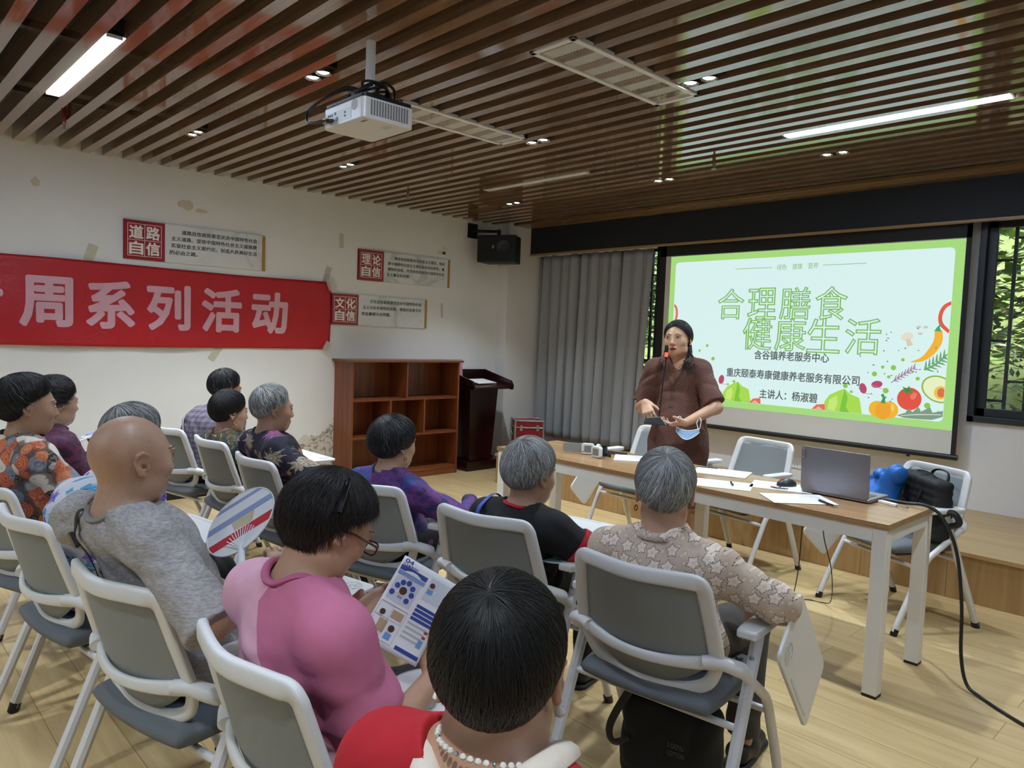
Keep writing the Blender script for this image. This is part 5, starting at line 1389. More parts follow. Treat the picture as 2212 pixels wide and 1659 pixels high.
PA = audience('A', 'seated person with short grey hair in beige leaf-print shirt, back to the view', (-.022, -.049, .998), .47, hs=1.06, shirt=FAB['beige_leaves'], long_=.36, loose=1.2, w=1.06, skin_m=SK2,
    arm_s=.76, R_=dict(w=(.205, .125, .672), pole=(1, -.45, .05), f=(.1, .12, -1), n=(-.9, .2, 0), curl=(.2, .25, .3, .35)), hst=S_('crop', H_GREY(), n=6000, len=.8, swirl=.35, w=.0011), trousers=M_TRGREY, seed=11, wrk=.004, band=FAB['beige_leaves'], h=.005, collar=(FAB['beige_leaves'], .066, .026, 30), neck_r=.062)
PB = audience('B', 'seated person with light grey hair in black shirt with red trim', (.052, -.017, .938), -.10, pitch=.08, shirt=M_BLK, trim=M_RED, sleeve=.44, loose=1.15, skin_m=SK1, hs=1.08, sh_drop=.038, R_=dict(w=(.365, .28, .69), pole=(.65, -.5, -.85), f=(.0, 1, -.05), n=(0, 0, -1)),
    hst=S_('short', H_LGREY(), n=5000, len=.9, swirl=.4, el=(30, 20, 8, -6, -12, -34, -42, -44), w=.0014), trousers=M_TRBLACK, seed=12, band=M_RED)
PC = audience('C', 'seated person with black bob hair in purple and blue tie-dye top', (.012, -.041, .963), -.20, shirt=FAB['tie_dye'], long_=.93, loose=1.08, skin_m=SK2, R_=dict(w=(.285, .185, .705), pole=(1, -.2, -.4), f=(0, 1, -.05), n=(0, 0, -1)),
    hst=S_('bob', H_SALT(), n=3600, len=1.0, swirl=.2, az=AZ, el=(24, 14, 2, -10, -14, -40, -46, -48), w=.0015), trousers=M_TRBLACK, shoes=M_SHOER, seed=13, band=pm('band_indigo', '24264A', .8))
PD = audience('D', 'seated person with short grey hair in dark flowered blouse by the wall', (-.042, -.125, 1.049), -.10, shirt=FAB['dark_floral'], sleeve=1.1, loose=1.15, skin_m=SK1, R_=dict(w=(.275, .16, .70), pole=(1, -.3, -.4), f=(0, 1, 0), n=(0, 0, -1)),
    hst=S_('crop', H_GREY(), n=2600, len=.6, w=.0017), trousers=M_TRBLACK, seed=14, h=.006, band=M_BLK)
PE = audience('E', 'seated person with short black hair in green and brown floral blouse', (-.026, -.116, .962), .0, shirt=FAB['green_floral'], sleeve=1.05, loose=1.12, skin_m=SK1, hst=S_('short', H_BLACK(), n=2400, el=(30, 22, 8, -4, -12, -36, -46, -48), w=.0018), trousers=M_TRBLACK, seed=15, h=.006, band=pm('band_coral', 'A06A5C', .8))
PF = audience('F', 'person in checked shirt leaning forward on the chair farthest along the front row', (.109, .121, 1.05), -.1, pitch=.15, shirt=FAB['check'], sleeve=1.1, loose=1.15, w=1.1, skin_m=SK1, hst=S_('short', H_SALT(), n=2000, w=.0018), trousers=M_TRBLACK, seed=16, h=.007, collar=(FAB['check'], .066, .025, 30), stoop=.07)
PG = audience('G', 'bald man in grey T-shirt holding a paper fan', (-.077, -.150, 1.10), .0, hs=1.06, w=1.22, sh_drop=.050, shirt=FAB['grey_heather'], sleeve=1.04, loose=1.2, skin_m=SK3, wrk=.003, band=pm('band_grey', '8A8683', .85), neck_w=1.15, R_=dict(w=(.285, .06, .770), pole=(.8, -.6, -.6), f=(-.05, .05, 1), n=(-.9, .3, -.1), curl=(.9, .95, 1.0, 1.05), thumb=(.8, .7)),
    trousers=M_TRGREY, seed=17, neck_r=.074, h=.0042)
PH = audience('H', 'grey haired person in white shirt with violet flowers, half hidden by the bald man', (.056, .096, 1.042), .0, pitch=.1, shirt=FAB['violet_flowers'], sleeve=.9, loose=1.2, skin_m=SK1, hst=S_('crop', H_GREY(), n=2400, w=.0016, t=(.004, .01, .018, .026, .03)), trousers=M_TRBLACK, seed=18, h=.007, band=FAB['violet_flowers'], stoop=.10)
PI_ = audience('I', 'person with thick black hair in orange rose-print blouse with black trim', (-.019, -.058, 1.105), -.28, shirt=FAB['orange_roses'], sleeve=.80, loose=1.25, w=1.05, trim=M_BLK, skin_m=SK1, hst=S_('nape', H_BLACK(), n=3400, az=AZ, edge=.28, el=(40, 34, 28, 20, 9, -36, -46, -48), t=(.014, .020, .028, .034, .032), mess=.06, lump=.003, w=.0018), trousers=M_TRBLACK, seed=19, h=.006, band=M_BLK)
PP = audience('P', 'person with dark curly hair and dark maroon blouse behind the orange blouse', (.06, .091, 1.045), .0, shirt=FAB['maroon'], long_=.92, loose=1.1, skin_m=SK1, R_=dict(w=(.16, .235, .80), pole=(.8, -.3, -1), f=(-.25, .55, .6), n=(-.8, -.2, 0), curl=(.9, .95, 1., 1.), thumb=(.8, .7)), hst=S_('short', H_BLACK(), n=1800, mess=.2, lump=.006, lift=.006, t=(.016, .02, .026, .034, .036), w=.0018), trousers=M_TRBLACK, seed=20, h=.007, band=FAB['maroon'], stoop=.08)
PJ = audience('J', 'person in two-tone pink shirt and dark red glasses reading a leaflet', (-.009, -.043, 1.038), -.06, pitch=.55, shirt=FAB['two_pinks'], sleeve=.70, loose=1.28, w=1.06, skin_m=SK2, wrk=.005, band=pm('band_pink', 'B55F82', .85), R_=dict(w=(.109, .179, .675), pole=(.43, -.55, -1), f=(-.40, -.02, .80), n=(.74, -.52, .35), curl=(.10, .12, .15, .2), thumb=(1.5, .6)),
    L_=dict(w=(-.045, .034, .787), pole=(-1, -.3, -.9), f=(.35, .77, .40), n=(.74, -.52, .35), curl=(.10, .12, .15, .2), thumb=(1.5, .6)), hst=S_('nape', hairmat('hair_brown_black', [(0, '110C0C'), (.7, '1A1313'), (1, '2E2324')], .42), n=7000, whorl=(0, -.25, 1), len=1.1, swirl=.12, mess=.07, over=.12, az=AZ, el=(40, 32, 22, 12, 2, -44, -60, -62), t=(.026, .026, .022, .016, .014), lift=.008, w=.0010),
    trousers=M_TRBLACK, seed=21, neck_r=.066, h=.0042, stoop=.07)
PZ = audience('Z', 'person with short black hair, red top, cream collar and pearl necklace, nearest the camera', (-.058, -.080, 1.043), .55, hs=.97, shirt=M_RED, sleeve=.9, loose=1.15, skin_m=SK2, hst=S_('crop', H_BLACK(), n=11000, len=.9, swirl=.15, el=(38, 30, 18, 4, -4, -30, -42, -44), t=(.004, .008, .014, .02, .022), w=.0006, whorl=(-.05, -.45, 1)), trousers=M_TRBLACK, seed=22, neck_l=.108, neck_r=.078, band=M_CREAM, band_w=.020, h=.0048)
# the standing presenter
PS = person('person in brown dotted dress standing behind the table with microphone', (3.665, -2.275), math.radians(200), (.03, .02, 1.485), math.radians(-5), pitch=-.10, roll=.05, hs=1.0, w=.93, standing=True, shirt=FAB['brown_dots'], sleeve=.88, loose=1.15, wrk=.004, skin_m=SK4, h=.0036,
    R_=dict(w=(.165, .205, 1.085), pole=(.45, -1, -.35), f=(-.42, .62, -.66), n=(-.35, -.45, -.8), curl=(.35, .55, .6, .6), thumb=(.4, .4), spread=.15), L_=dict(w=(-.100, .235, .985), pole=(-1, -.35, -.35), f=(.95, .28, -.15), n=(.1, -.15, 1), curl=(.30, .35, .4, .45), thumb=(.5, .4)),
    hst=S_('tied', H_BLACK(), n=3600, az=AZ, el=(49, 37, 17, 0, -8, -34, -44, -46), t=(.010, .012, .015, .017, .018), edge=.4, whorl=(0, -.1, 1), swirl=.0, len=1.2, w=.0014), neck_r=.060, neckline=(np.array((.0, .11, 1.23)), np.array((.0, .06, 1.44)), .008, .085), seed=30, lips=pm('lips_red', '93403E', .35, nz=.02))
# ================================================================== things on the table
from mathutils.bvhtree import BVHTree
TZ = .7505
N = NT('printed_paper'); v = N.coord(scale=(1, 1, 1)); s_ = N.n('SeparateXYZ'); N.l(v, s_.inputs[0])
ln_ = N.math('FRACT', N.math('MULTIPLY', s_.outputs['Y'], 95)); wd_ = N.noise(N.coord(scale=(180, 95, 1)), 1, 2)
inb = N.math('MULTIPLY', step(N, N.math('ABSOLUTE', s_.outputs['X']), .086, .084), step(N, N.math('ABSOLUTE', N.math('ADD', s_.outputs['Y'], -.02)), .10, .098))
mk_ = N.math('MULTIPLY', N.math('MULTIPLY', step(N, ln_, .5, .6), step(N, wd_, .45, .5)), inb)
M_PRINT = N.set(N.mix(N.math('MULTIPLY', mk_, .55), 'E8EBEE', '6C7076'), .6)
def sheet(x, y, rz, label, n=1, z=TZ):
    t = MB().box((-.105, -.1485, 0), (.105, .1485, .0012*n)).build('paper_sheet' if n == 1 else 'paper_stack', M_PRINT, smooth=False)
    t.location = (x, y, z); t.rotation_euler = (0, 0, rz); tag(t, label, 'paper', 'papers on the table')
sheet(3.66, -2.67, -.95, 'white paper stack on the table left of the presenter, near the phone', 6)
sheet(4.19, -2.62, -1.25, 'printed paper stack at the back edge of the table before the middle chair', 4)
sheet(4.37, -2.92, -1.15, 'printed sheet with a short pen lying on it at the table front', 1)
sheet(4.585, -2.70, -1.2, 'printed sheet under the computer mouse', 1)
sheet(4.775, -2.925, -.75, 'printed sheet in front of the laptop with a black pen', 1, TZ+.0015)
def pen(x, y, rz, label, z=TZ+.006, L=.14, col=None):
    t = thing('pen', label, 'pen', (x, y, z), rz)
    MB().tube([(-L/2, 0, 0), (L*.3, 0, 0)], .0048, 10).build('barrel', col or M_BLACK, t)
    MB().tube([(L*.3, 0, 0), (L*.42, 0, 0), (L*.5, 0, 0)], [.0046, .003, .0008], 10).build('tip', M_ALU, t)
    MB().box((-L*.48, -.0012, .004), (-L*.15, .0012, .0065)).build('clip', M_ALU, t, smooth=False)
pen(4.40, -2.875, 2.2, 'short dark pen on the sheet at the table front', z=TZ+.0075, L=.10)
pen(4.925, -2.935, -.55, 'black ballpoint pen on the sheet before the laptop', z=TZ+.0085)
pen(4.085, -2.565, .45, 'black pen at the back edge of the table beside the presenter')
mo = thing('computer_mouse', 'black computer mouse with a red stripe on a sheet beside the laptop', 'mouse', (4.59, -2.66, TZ+.0014), 2.6)
f = F(); f.ell((0, 0, .006), (.031, .055, .032), .01); f.cut((0, 0, .001), (0, 0, -1)); v, q = isosurface(f, .003); qmesh('shell', v, q, pm('mouse_black', '26292A', .4), mo)
MB().tube([(0, .048, .0225), (0, .030, .034), (0, .015, .0385)], .0028, 6).build('scroll_wheel', pm('mouse_red', 'C23A3F', .4), mo)
ky = thing('key_ring', 'small bunch of keys with brass and red tags beside the mouse', 'keys', (4.605, -2.775, TZ+.002))
for i, (m, a) in enumerate(((pm('brass', 'A68A4A', .35, .8), 2.6), (M_ALU, 1.9), (pm('tag_red', '8E3434', .5), 3.0), (M_BLACK, .4))):
    d = (math.cos(a), math.sin(a)); MB().box((0, -.006, 0), (.045, .006, .003), M=TR((0, 0, .001*i), (0, 0, a))).build('key', m, ky, smooth=False)
MB().tube(circ3 := [(.010*math.cos(k*.42), .010*math.sin(k*.42), .005) for k in range(15)], .0015, 6, closed=True).build('ring', M_ALU, ky)
# laptop seen from behind its lid
lp_ = thing('laptop', 'silver gray laptop seen from behind its open lid on the table', 'laptop', (4.865, -2.735, TZ), -.03)
M_LAP = pm('laptop_grey', '8B898F', .35, .6, nz=.02)
MB().box((-.165, .0, .004), (.165, .228, .018)).build('base', M_LAP, lp_, smooth=False, bevel=.003)
MB().box((-.14, .04, .018), (.14, .15, .0195)).build('keyboard', pm('keys_grey', '4A4B50', .5), lp_, smooth=False)
LM = TR((0, -.002, .018), (math.radians(4), 0, 0))
lid = MB(); lid.prism(rrect(.33, .215, .009, 4), LM @ frame((0, 0, .108), (1, 0, 0), (0, 0, 1)), .007); ld_ = lid.build('lid', M_LAP, lp_, smooth=False, bevel=.0015)
MB().box((-.158, -.012, .158), (-.147, -.0072, .206), M=LM).build('badge', pm('badge_silver', 'B6B5B8', .3, .7), ld_, smooth=False)
mb = MB(); fit_text(mb, 'Lenovo', 0, 0, .036, .006, LM @ frame((-.1525, -.0122, .182), (0, 0, -1), (1, 0, 0)), .0); mb.build('lettering', M_INK, ld_, smooth=False)
MB().box((-.155, .0004, .012), (.155, .001, .200), M=LM).build('display', emis('laptop_display', '9FB5C4', .25), ld_, smooth=False)
hb = thing('usb_hub', 'white adapter with plugged cables on the table beside the laptop', 'adapter', (5.085, -2.66, TZ), -.35)
MB().box((-.045, -.013, 0), (.045, .013, .012)).build('shell', M_WHITE, hb, smooth=False, bevel=.002)
MB().tube(spline([(.045, 0, .007), (.07, .004, .008), (.09, -.01, .007), (.10, .01, .006)], 6), .003, 7).build('plug_lead', M_ALU, hb)
kc = thing('video_cable', 'thick black cable running off the table end and along the floor', 'cable', (0, 0, 0))
MB().tube(spline([(5.03, -2.60, TZ+.007), (5.13, -2.585, TZ+.007), (5.23, -2.585, TZ+.010), (5.30, -2.59, .715), (5.365, -2.60, .58), (5.405, -2.62, .36), (5.425, -2.65, .15), (5.46, -2.675, .035), (5.52, -2.70, .008), (5.62, -2.775, .007), (5.75, -2.85, .007), (6.1, -2.98, .007), (6.8, -3.1, .007)], 8), .0075, 9).build('cable', M_BLACK, kc)
kc = thing('thin_wire', 'thin black wire looping down under the table to the floor', 'cable', (0, 0, 0))
MB().tube(spline([(4.62, -2.52, .69), (4.60, -2.47, .50), (4.57, -2.42, .25), (4.50, -2.32, .05), (4.43, -2.22, .004), (4.50, -2.12, .004), (4.58, -2.10, .005), (4.66, -2.18, .06), (4.72, -2.35, .28), (4.72, -2.48, .50), (4.73, -2.52, .69)], 8), .0028, 6).build('wire', M_BLACK, kc)
# blood pressure monitors, phone
M_MON = pm('monitor_white', 'DFE0DE', .35); M_MONG = pm('monitor_grey', '7F8383', .3); M_CUFF = pm('cuff_grey', '8A8E8D', .6)
def bpm(x, y, rz, label, cuff):
    t = thing('wrist_monitor', label, 'blood pressure monitor', (x, y, TZ), rz)
    MB().prism(rrect(.078, .068, .014, 5), frame((0, 0, .036), (1, 0, 0), (0, 0, 1)), .026).build('case', M_MON, t, smooth=False, bevel=.004)
    MB().prism(rrect(.05, .042, .006, 4), frame((.004, -.0262, .036), (1, 0, 0), (0, 0, 1)), .001).build('display', M_MONG, t, smooth=False)
    MB().lathe([(.004, 0), (.004, .0015), (.001, .002)], 12, M=TR((-.028, -.0262, .018), (math.pi/2, 0, 0))).build('start_button', pm('button_blue', '3B4FA8', .4), t)
    if cuff == 'flat':
        MB().prism(rrect(.15, .056, .014, 5), frame((-.085, .008, .036), (1, .12, 0), (0, 0, 1)), .004).build('cuff', M_CUFF, t, smooth=False, bevel=.001)
    else:
        P = []
        for k in range(28):
            a = 2*math.pi*k/28; P.append((.032*math.cos(a), .034+.030*math.sin(a)))
        mb = MB(); n = 28
        vs_ = [(x_, y_, z) for x_, y_ in P for z in (.008, .062)]+[(x_*.86, .034+(y_-.034)*.86, z) for x_, y_ in P for z in (.008, .062)]
        fs = []
        for k in range(n):
            j = (k+1) % n; fs += [(2*k, 2*j, 2*j+1, 2*k+1), (2*n+2*k+1, 2*n+2*j+1, 2*n+2*j, 2*n+2*k), (2*k+1, 2*j+1, 2*n+2*j+1, 2*n+2*k+1), (2*k, 2*n+2*k, 2*n+2*j, 2*j)]
        mb.add(vs_, fs).build('cuff', M_BLACK, t)
        MB().box((.03, .03, .015), (.10, .034, .035), M=TR((0, 0, 0), (0, 0, -.3))).build('cuff_strap', M_BLACK, t, smooth=False)
bpm(3.355, -2.79, .55, 'white wrist monitor lying with its grey cuff spread on the table', 'flat')
bpm(3.475, -2.835, -.10, 'white wrist monitor standing with a closed black cuff', 'ring')
ph_ = thing('phone', 'black phone lying flat at the back of the table behind the wrist monitors', 'phone', (3.43, -2.62, TZ), .25)
MB().prism(rrect(.155, .075, .012, 5), TR((0, 0, 0)), .008).build('case', pm('phone_case', '3A3F3A', .5), ph_, smooth=False, bevel=.001)
MB().prism(rrect(.147, .068, .010, 5), TR((0, 0, .008)), .0008).build('glass', pm('phone_glass', '0C0D0F', .08), ph_, smooth=False)
so = thing('wall_socket', 'white wall socket under the projection screen', 'socket', (3.40, -.001, .443))
MB().prism(rrect(.13, .086, .006, 3), frame((0, 0, 0), (1, 0, 0), (0, 0, 1)), .009).build('plate', M_WHITE, so, smooth=False)
for dx in (-.012, .012): MB().box((dx-.002, -.0105, -.02), (dx+.002, -.009, -.008)).build('slot', M_BLACK, so, smooth=False)

# ================================================================== bags
def T3(p):
    x, y, rz = CH['T3']; c, s = math.cos(rz), math.sin(rz); return (x+c*p[0]-s*p[1], y+s*p[0]+c*p[1], p[2])
M_BAGB = pm('bag_black', '0F1012', .7, bump=.2, bscale=400)
bg_ = thing('laptop_bag', 'black soft briefcase on the chair behind the table', 'bag', T3((-.085, -.07, .465)), CH['T3'][2]-.35)
f = F(); f.disp = wrinkle(.004, 4, .6)
for z in np.linspace(.045, .285, 7): f.cone((-.165, 0, z), (.165, 0, z), .045, .045, .012)
for y in (-.03, .03):
    for z in np.linspace(.03, .30, 8): f.cone((-.175, y, z), (.175, y, z), .026, .026, .012)
v, q = isosurface(f, .006); qmesh('body', relax(v, q, 1), q, M_BAGB, bg_)
for y in (-.06, .06): MB().tube(spline([(-.09, y, .26), (-.08, y*1.3, .20 if y > 0 else .34), (0, y*1.5, .17 if y > 0 else .36), (.08, y*1.3, .20 if y > 0 else .34), (.09, y, .26)], 8), .009, 8, flat=.5).build('handle', M_BLACK, bg_)
MB().tube(spline([(-.20, 0, .25), (-.10, 0, .338), (.10, 0, .338), (.20, 0, .25)], 8), .004, 6).build('zip', M_BLACK, bg_)
MB().tube(spline([(-.20, .02, .15), (-.26, -.02, .18), (-.27, -.05, .13), (-.22, -.03, .10)], 8), .016, 8).build('shoulder_strap', M_BLACK, bg_)
bb_ = thing('cloth_bag', 'bright blue cloth bag slumped on the chair beside the black briefcase', 'bag', T3((.115, .035, .465)), CH['T3'][2]-.2)
N = NT('bag_blue'); v = N.coord(); M_BLUE = N.set(N.mix(N.noise(v, 9, 3), '1C5AA8', '2B74C8'), .45)
f = F(); f.disp = wrinkle(.012, 9, 1.15)
f.ell((0, 0, .11), (.125, .085, .13), .04); f.cone((-.09, 0, .06), (.12, .0, .06), .08, .075, .04); f.cone((-.02, -.02, .22), (-.09, -.03, .315), .06, .045, .03); f.cone((.05, .0, .21), (.03, -.01, .29), .05, .03, .03); f.cone((.10, .02, .16), (.19, .04, .12), .04, .018, .03); f.cut((0, 0, 0), (0, 0, -1))
v, q = isosurface(f, .006); qmesh('body', relax(v, q, 1), q, M_BLUE, bb_)
MB().tube(spline([(-.09, -.03, .27), (-.10, -.05, .315), (-.04, -.06, .325), (-.01, -.05, .27)], 8), .014, 8, flat=.35).build('handle', M_BLUE, bb_)
x, y, rz = CH['A']
fb = thing('handbag', 'black fabric handbag on the floor under the beige shirt chair', 'bag', (x-.015, y+.03, 0), rz+.05)
f = F(); f.disp = wrinkle(.007, 3, .6)
for z in np.linspace(.07, .25, 4): f.cone((-.085, 0, z), (.115, .02, z), .068, .066, .03)
f.cut((0, 0, .002), (0, 0, -1)); v, q = isosurface(f, .007); qmesh('body', relax(v, q, 1), q, pm('bag_nylon', '131315', .75, bump=.2), fb)
MB().tube(spline([(-.10, -.02, .27), (-.03, -.05, .345), (-.08, -.075, .36), (-.165, -.08, .20), (-.16, -.07, .13), (-.10, -.065, .16)], 9), .013, 8, flat=.3).build('strap', M_BLACK, fb)
mb = MB(); fit_text(mb, '100%', .06, .19, .05, .017, frame((0, -.072, 0), (1, .08, 0), (0, 0, 1)), .0); fit_text(mb, 'COTTON', .06, .165, .055, .016, frame((0, -.073, 0), (1, .08, 0), (0, 0, 1)), .0); mb.build('lettering', pm('bag_print', '5A5A5E', .7), fb, smooth=False)

# ================================================================== things people wear or hold
def bvh_of(I, name='shirt'):
    o = [c for c in I['root'].children if c.name.startswith(name)][0]; me = o.data
    return BVHTree.FromPolygons([v.co for v in me.vertices], [tuple(p.vertices) for p in me.polygons])
def strap(I, pts, width, mat, name, label, cat, off=.009, base=None):
    """flat strap laid on the clothes: each entry is (outside point, inner aim point)"""
    tr_ = bvh_of(I); P = []; Nn = []
    for a, b in pts:
        d = (Vector(b)-Vector(a)).normalized(); hit = tr_.ray_cast(Vector(a), d)
        if hit[0] is None: continue
        n_ = hit[1] if hit[1].dot(d) < 0 else -hit[1]
        P.append(hit[0]+n_*off); Nn.append(n_)
    P = spline([tuple(p) for p in P], 6); K = np.array([tuple(n) for n in Nn]); Nn = np.array([[np.interp(t, np.arange(len(K)), K[:, c]) for c in range(3)] for t in np.linspace(0, len(K)-1, len(P))])
    T = np.gradient(P, axis=0); T /= np.linalg.norm(T, axis=1)[:, None]; S = np.cross(T, Nn); S /= np.linalg.norm(S, axis=1)[:, None]
    P = P+Nn*.002
    G = np.stack([P-S*width/2, P, P+S*width/2], 1)
    t = thing(name, label, cat, tuple(wl(I, P[0])), I['root'].rotation_euler[2])
    G = G-P[0]
    MB().grid(G).build('webbing', mat, t, solid=.002, auto=0)
    return t, P, Nn
z0 = PG['nb'][2]; y0 = PG['nb'][1]
g = [((x_, y0+dy, z0+.4), (x_, y0+dy, z0-.3)) for x_, dy in ((-.150, .04), (-.150, .01), (-.148, -.02))]+[((-.142, y0-.6, z0+.5), (-.142, y0, z0-.06)), ((-.132, y0-.8, z0+.2), (-.132, y0, z0-.06))]+[((x_, -.9, z), (x_, y0, z)) for x_, z in ((-.120, z0-.06), (-.108, z0-.10), (-.096, z0-.14), (-.082, z0-.18), (-.066, z0-.22), (-.044, z0-.27), (-.02, z0-.31))]
st_, P_, N_ = strap(PG, g, .018, M_BLACK, 'shoulder_strap', 'black shoulder strap with a buckle across the grey T-shirt', 'strap')
M_ = frame(P_[30], P_[31]-P_[29], np.cross(N_[30], P_[31]-P_[29])) ; MB().prism(rrect(.045, .034, .006, 3), Matrix.Translation(tuple(-P_[0])) @ M_, .010).build('buckle', M_BLACK, st_, smooth=False, bevel=.002)
z0 = PB['nb'][2]; y0 = PB['nb'][1]
g = [((-.085, y0+.04, z0+.3), (-.085, y0+.04, z0-.2)), ((-.088, y0, z0+.3), (-.088, y0, z0-.2)), ((-.092, y0-.6, z0+.5), (-.092, y0, z0-.05)), ((-.094, y0-.8, z0+.2), (-.094, y0, z0-.05))]+[((x_, -.8, z), (x_, 0, z-.02)) for x_, z in ((-.095, z0-.06), (-.105, z0-.11), (-.11, z0-.17), (-.105, z0-.24))]
st_, P_, N_ = strap(PB, g, .019, pm('strap_blue', '3B57B8', .6), 'bag_strap', 'bright blue bag strap over the black shirt', 'strap')
M_ = frame(P_[-10], P_[-9]-P_[-11], np.cross(N_[-10], P_[-9]-P_[-11])); MB().prism(rrect(.022, .026, .004, 3), Matrix.Translation(tuple(-P_[0])) @ M_, .007).build('slider', M_BLACK, st_, smooth=False)
z0 = PE['nb'][2]; y0 = PE['nb'][1]
g = [((-.085, y0+.03, z0+.3), (-.085, y0+.03, z0-.2)), ((-.085, y0-.6, z0+.5), (-.085, y0, z0-.05)), ((-.083, y0-.8, z0+.2), (-.083, y0, z0-.05))]+[((x_, -.8, z), (x_, 0, z-.02)) for x_, z in ((-.08, z0-.07), (-.078, z0-.14), (-.076, z0-.22))]
strap(PE, g, .014, pm('strap_pink', 'D9C3CB', .6), 'bag_strap', 'pale pink bag strap over the green and brown blouse', 'strap')
z0 = PF['nb'][2]
g = [((x_, -.8, z), (x_, 0, z-.02)) for x_, z in ((.045, z0-.01), (.05, z0-.05), (.075, z0-.11), (.11, z0-.18), (.14, z0-.25))]
strap(PF, g, .014, pm('strap_pink', 'D9C3CB', .6), 'bag_strap', 'pale pink bag strap across the checked shirt', 'strap')

# thin parting that shows the scalp in the nearest head of hair
def parting():
    tr_ = bvh_of(PZ, 'hair'); pts = []
    for dv in ((-.10, .12, 1), (-.06, -.10, 1), (-.05, -.30, 1), (-.06, -.46, 1), (-.02, -.62, 1)):
        d = PZ['R']@nrm(dv); h_ = tr_.ray_cast(Vector(tuple(PZ['H']+d*.3)), Vector(tuple(-d)))
        if h_[0] is not None: pts.append(np.array(h_[0])+d*-.001)
    P = spline(pts, 6); MB().tube(P, np.interp(np.linspace(0, 1, len(P)), (0, .5, .8, 1), (.0004, .0016, .0020, .0004)), 8, flat=.5).build('hair_parting', pm('scalp', '4A3A30', .6), PZ['root'])
parting()
# glasses, hair clip, earrings, necklaces
M_GRED = pm('glasses_red', '5C1420', .25); M_GOLDJ = pm('jewel_gold', 'B08A4A', .2, .9); M_PEARL = pm('pearl', 'DDD6CC', .15)
def child(I, mb, name, mat, **k): return mb.build(name, mat, I['root'], **k)
mb = MB(); g_ = lambda p: tuple(hl(PJ, p))
for x_ in (-1, 1):
    mb.tube([g_((x_*.033+.024*np.sign(math.cos(a))*abs(math.cos(a))**.55, .102+.002*abs(math.cos(a)), -.004+.0145*np.sign(math.sin(a))*abs(math.sin(a))**.55)) for a in np.linspace(0, 2*math.pi, 20, endpoint=False)], .0022, 6, closed=True)
    mb.tube([g_((x_*.058, .102, .0)), g_((x_*.074, .085, .002)), g_((x_*.083, .02, .004)), g_((x_*.086, -.02, .0))], .0028, 6)
mb.tube([g_((-.010, .106, -.002)), g_((0, .110, .001)), g_((.010, .106, -.002))], .002, 6)
gl_ = child(PJ, mb, 'glasses', M_GRED, label='dark red framed glasses')
hc = MB(); pts = [hl(PJ, p) for p in ((.070, -.052, .100), (.084, -.056, .080), (.094, -.058, .055), (.100, -.056, .028))]
hc.tube(spline(pts, 6), np.linspace(.004, .0075, 19), 8, flat=1.6); hc.tube(spline([p+np.array((.004, -.012, 0)) for p in pts], 6), np.linspace(.003, .004, 19), 8)
child(PJ, hc, 'hair_clip', pm('clip_black', '14161A', .12), label='shiny black hair clip')
for I, hk in ((PA, 1), (PC, 0), (PE, 0)):
    for x_ in (1, -1):
        e = hl(I, (x_*.082, -.004, -.045)); mb = MB(); mb.tube([e+np.array((0, .009*math.sin(a), -.009+.009*math.cos(a))) for a in np.linspace(0, 2*math.pi, 14, endpoint=False)], .0022, 6, closed=True)
        child(I, mb, 'earring', M_GOLDJ)
for x_ in (1, -1):
    e = hl(PZ, (x_*.082, .0, -.050)); mb = MB(); mb.lathe([(.001, -.008), (.006, -.005), (.008, 0), (.006, .005), (.001, .008)], 12, c=tuple(e)); child(PZ, mb, 'earring', M_PEARL)
mb = MB(); nb_ = PZ['nb']
for k in range(46):
    a = 2*math.pi*k/46; c0 = nb_+np.array((.070*math.cos(a), .004+.074*math.sin(a), -.014*math.sin(a)+.024))
    r_ = .0042 if k % 5 else .003
    mb.lathe([(.0005, -r_), (r_*.7, -r_*.7), (r_, 0), (r_*.7, r_*.7), (.0005, r_)], 10, c=tuple(c0), mat=0 if k % 5 else 1)
child(PZ, mb, 'pearl_necklace', [M_PEARL, M_ALU])
mb = MB(); nb_ = PS['nb']
mb.tube([nb_+np.array((.062*math.cos(a), .012+.068*math.sin(a)+.02*max(0, math.sin(a)), -.004-.055*max(0, math.sin(a))**3)) for a in np.linspace(0, 2*math.pi, 40, endpoint=False)], .0012, 5, closed=True)
child(PS, mb, 'necklace', M_GOLDJ)
W_ = PA['arms'][0][2]; E_ = PA['arms'][0][1]; d = nrm(W_-E_); u_ = nrm(np.cross(d, (0, 0, 1))); w2 = np.cross(d, u_)
mb = MB(); mb.tube([W_-d*.03+(u_*math.cos(a)+w2*math.sin(a))*.034 for a in np.linspace(0, 2*math.pi, 20, endpoint=False)], .0025, 6, closed=True); child(PA, mb, 'bracelet', M_GOLDJ)
# loose hair locks of the presenter
mb = MB(); rr = random.Random(4)
for x_ in (-1, 1):
    for i in range(110):
        o_ = [rr.gauss(0, .010) for _ in range(6)]
        pts = [hl(PS, (x_*.070, -.040+o_[0], -.035+o_[1])), hl(PS, (x_*(.068+abs(o_[2])*.8), -.030+o_[0], -.085)), hl(PS, (x_*(.075+o_[2]*1.5), -.012+o_[3]*1.2, -.135+o_[4])), hl(PS, (x_*(.088+o_[5]*2.0), .020+o_[3]*1.8, -.178+o_[4]*1.6))]
        mb.tube(spline(pts, 4), np.linspace(.0034, .0008, 13), 4)
child(PS, mb, 'hair_locks', hairmat('hair_locks_black', [(0, '0E0C0B'), (1, '1A1614')], .6))

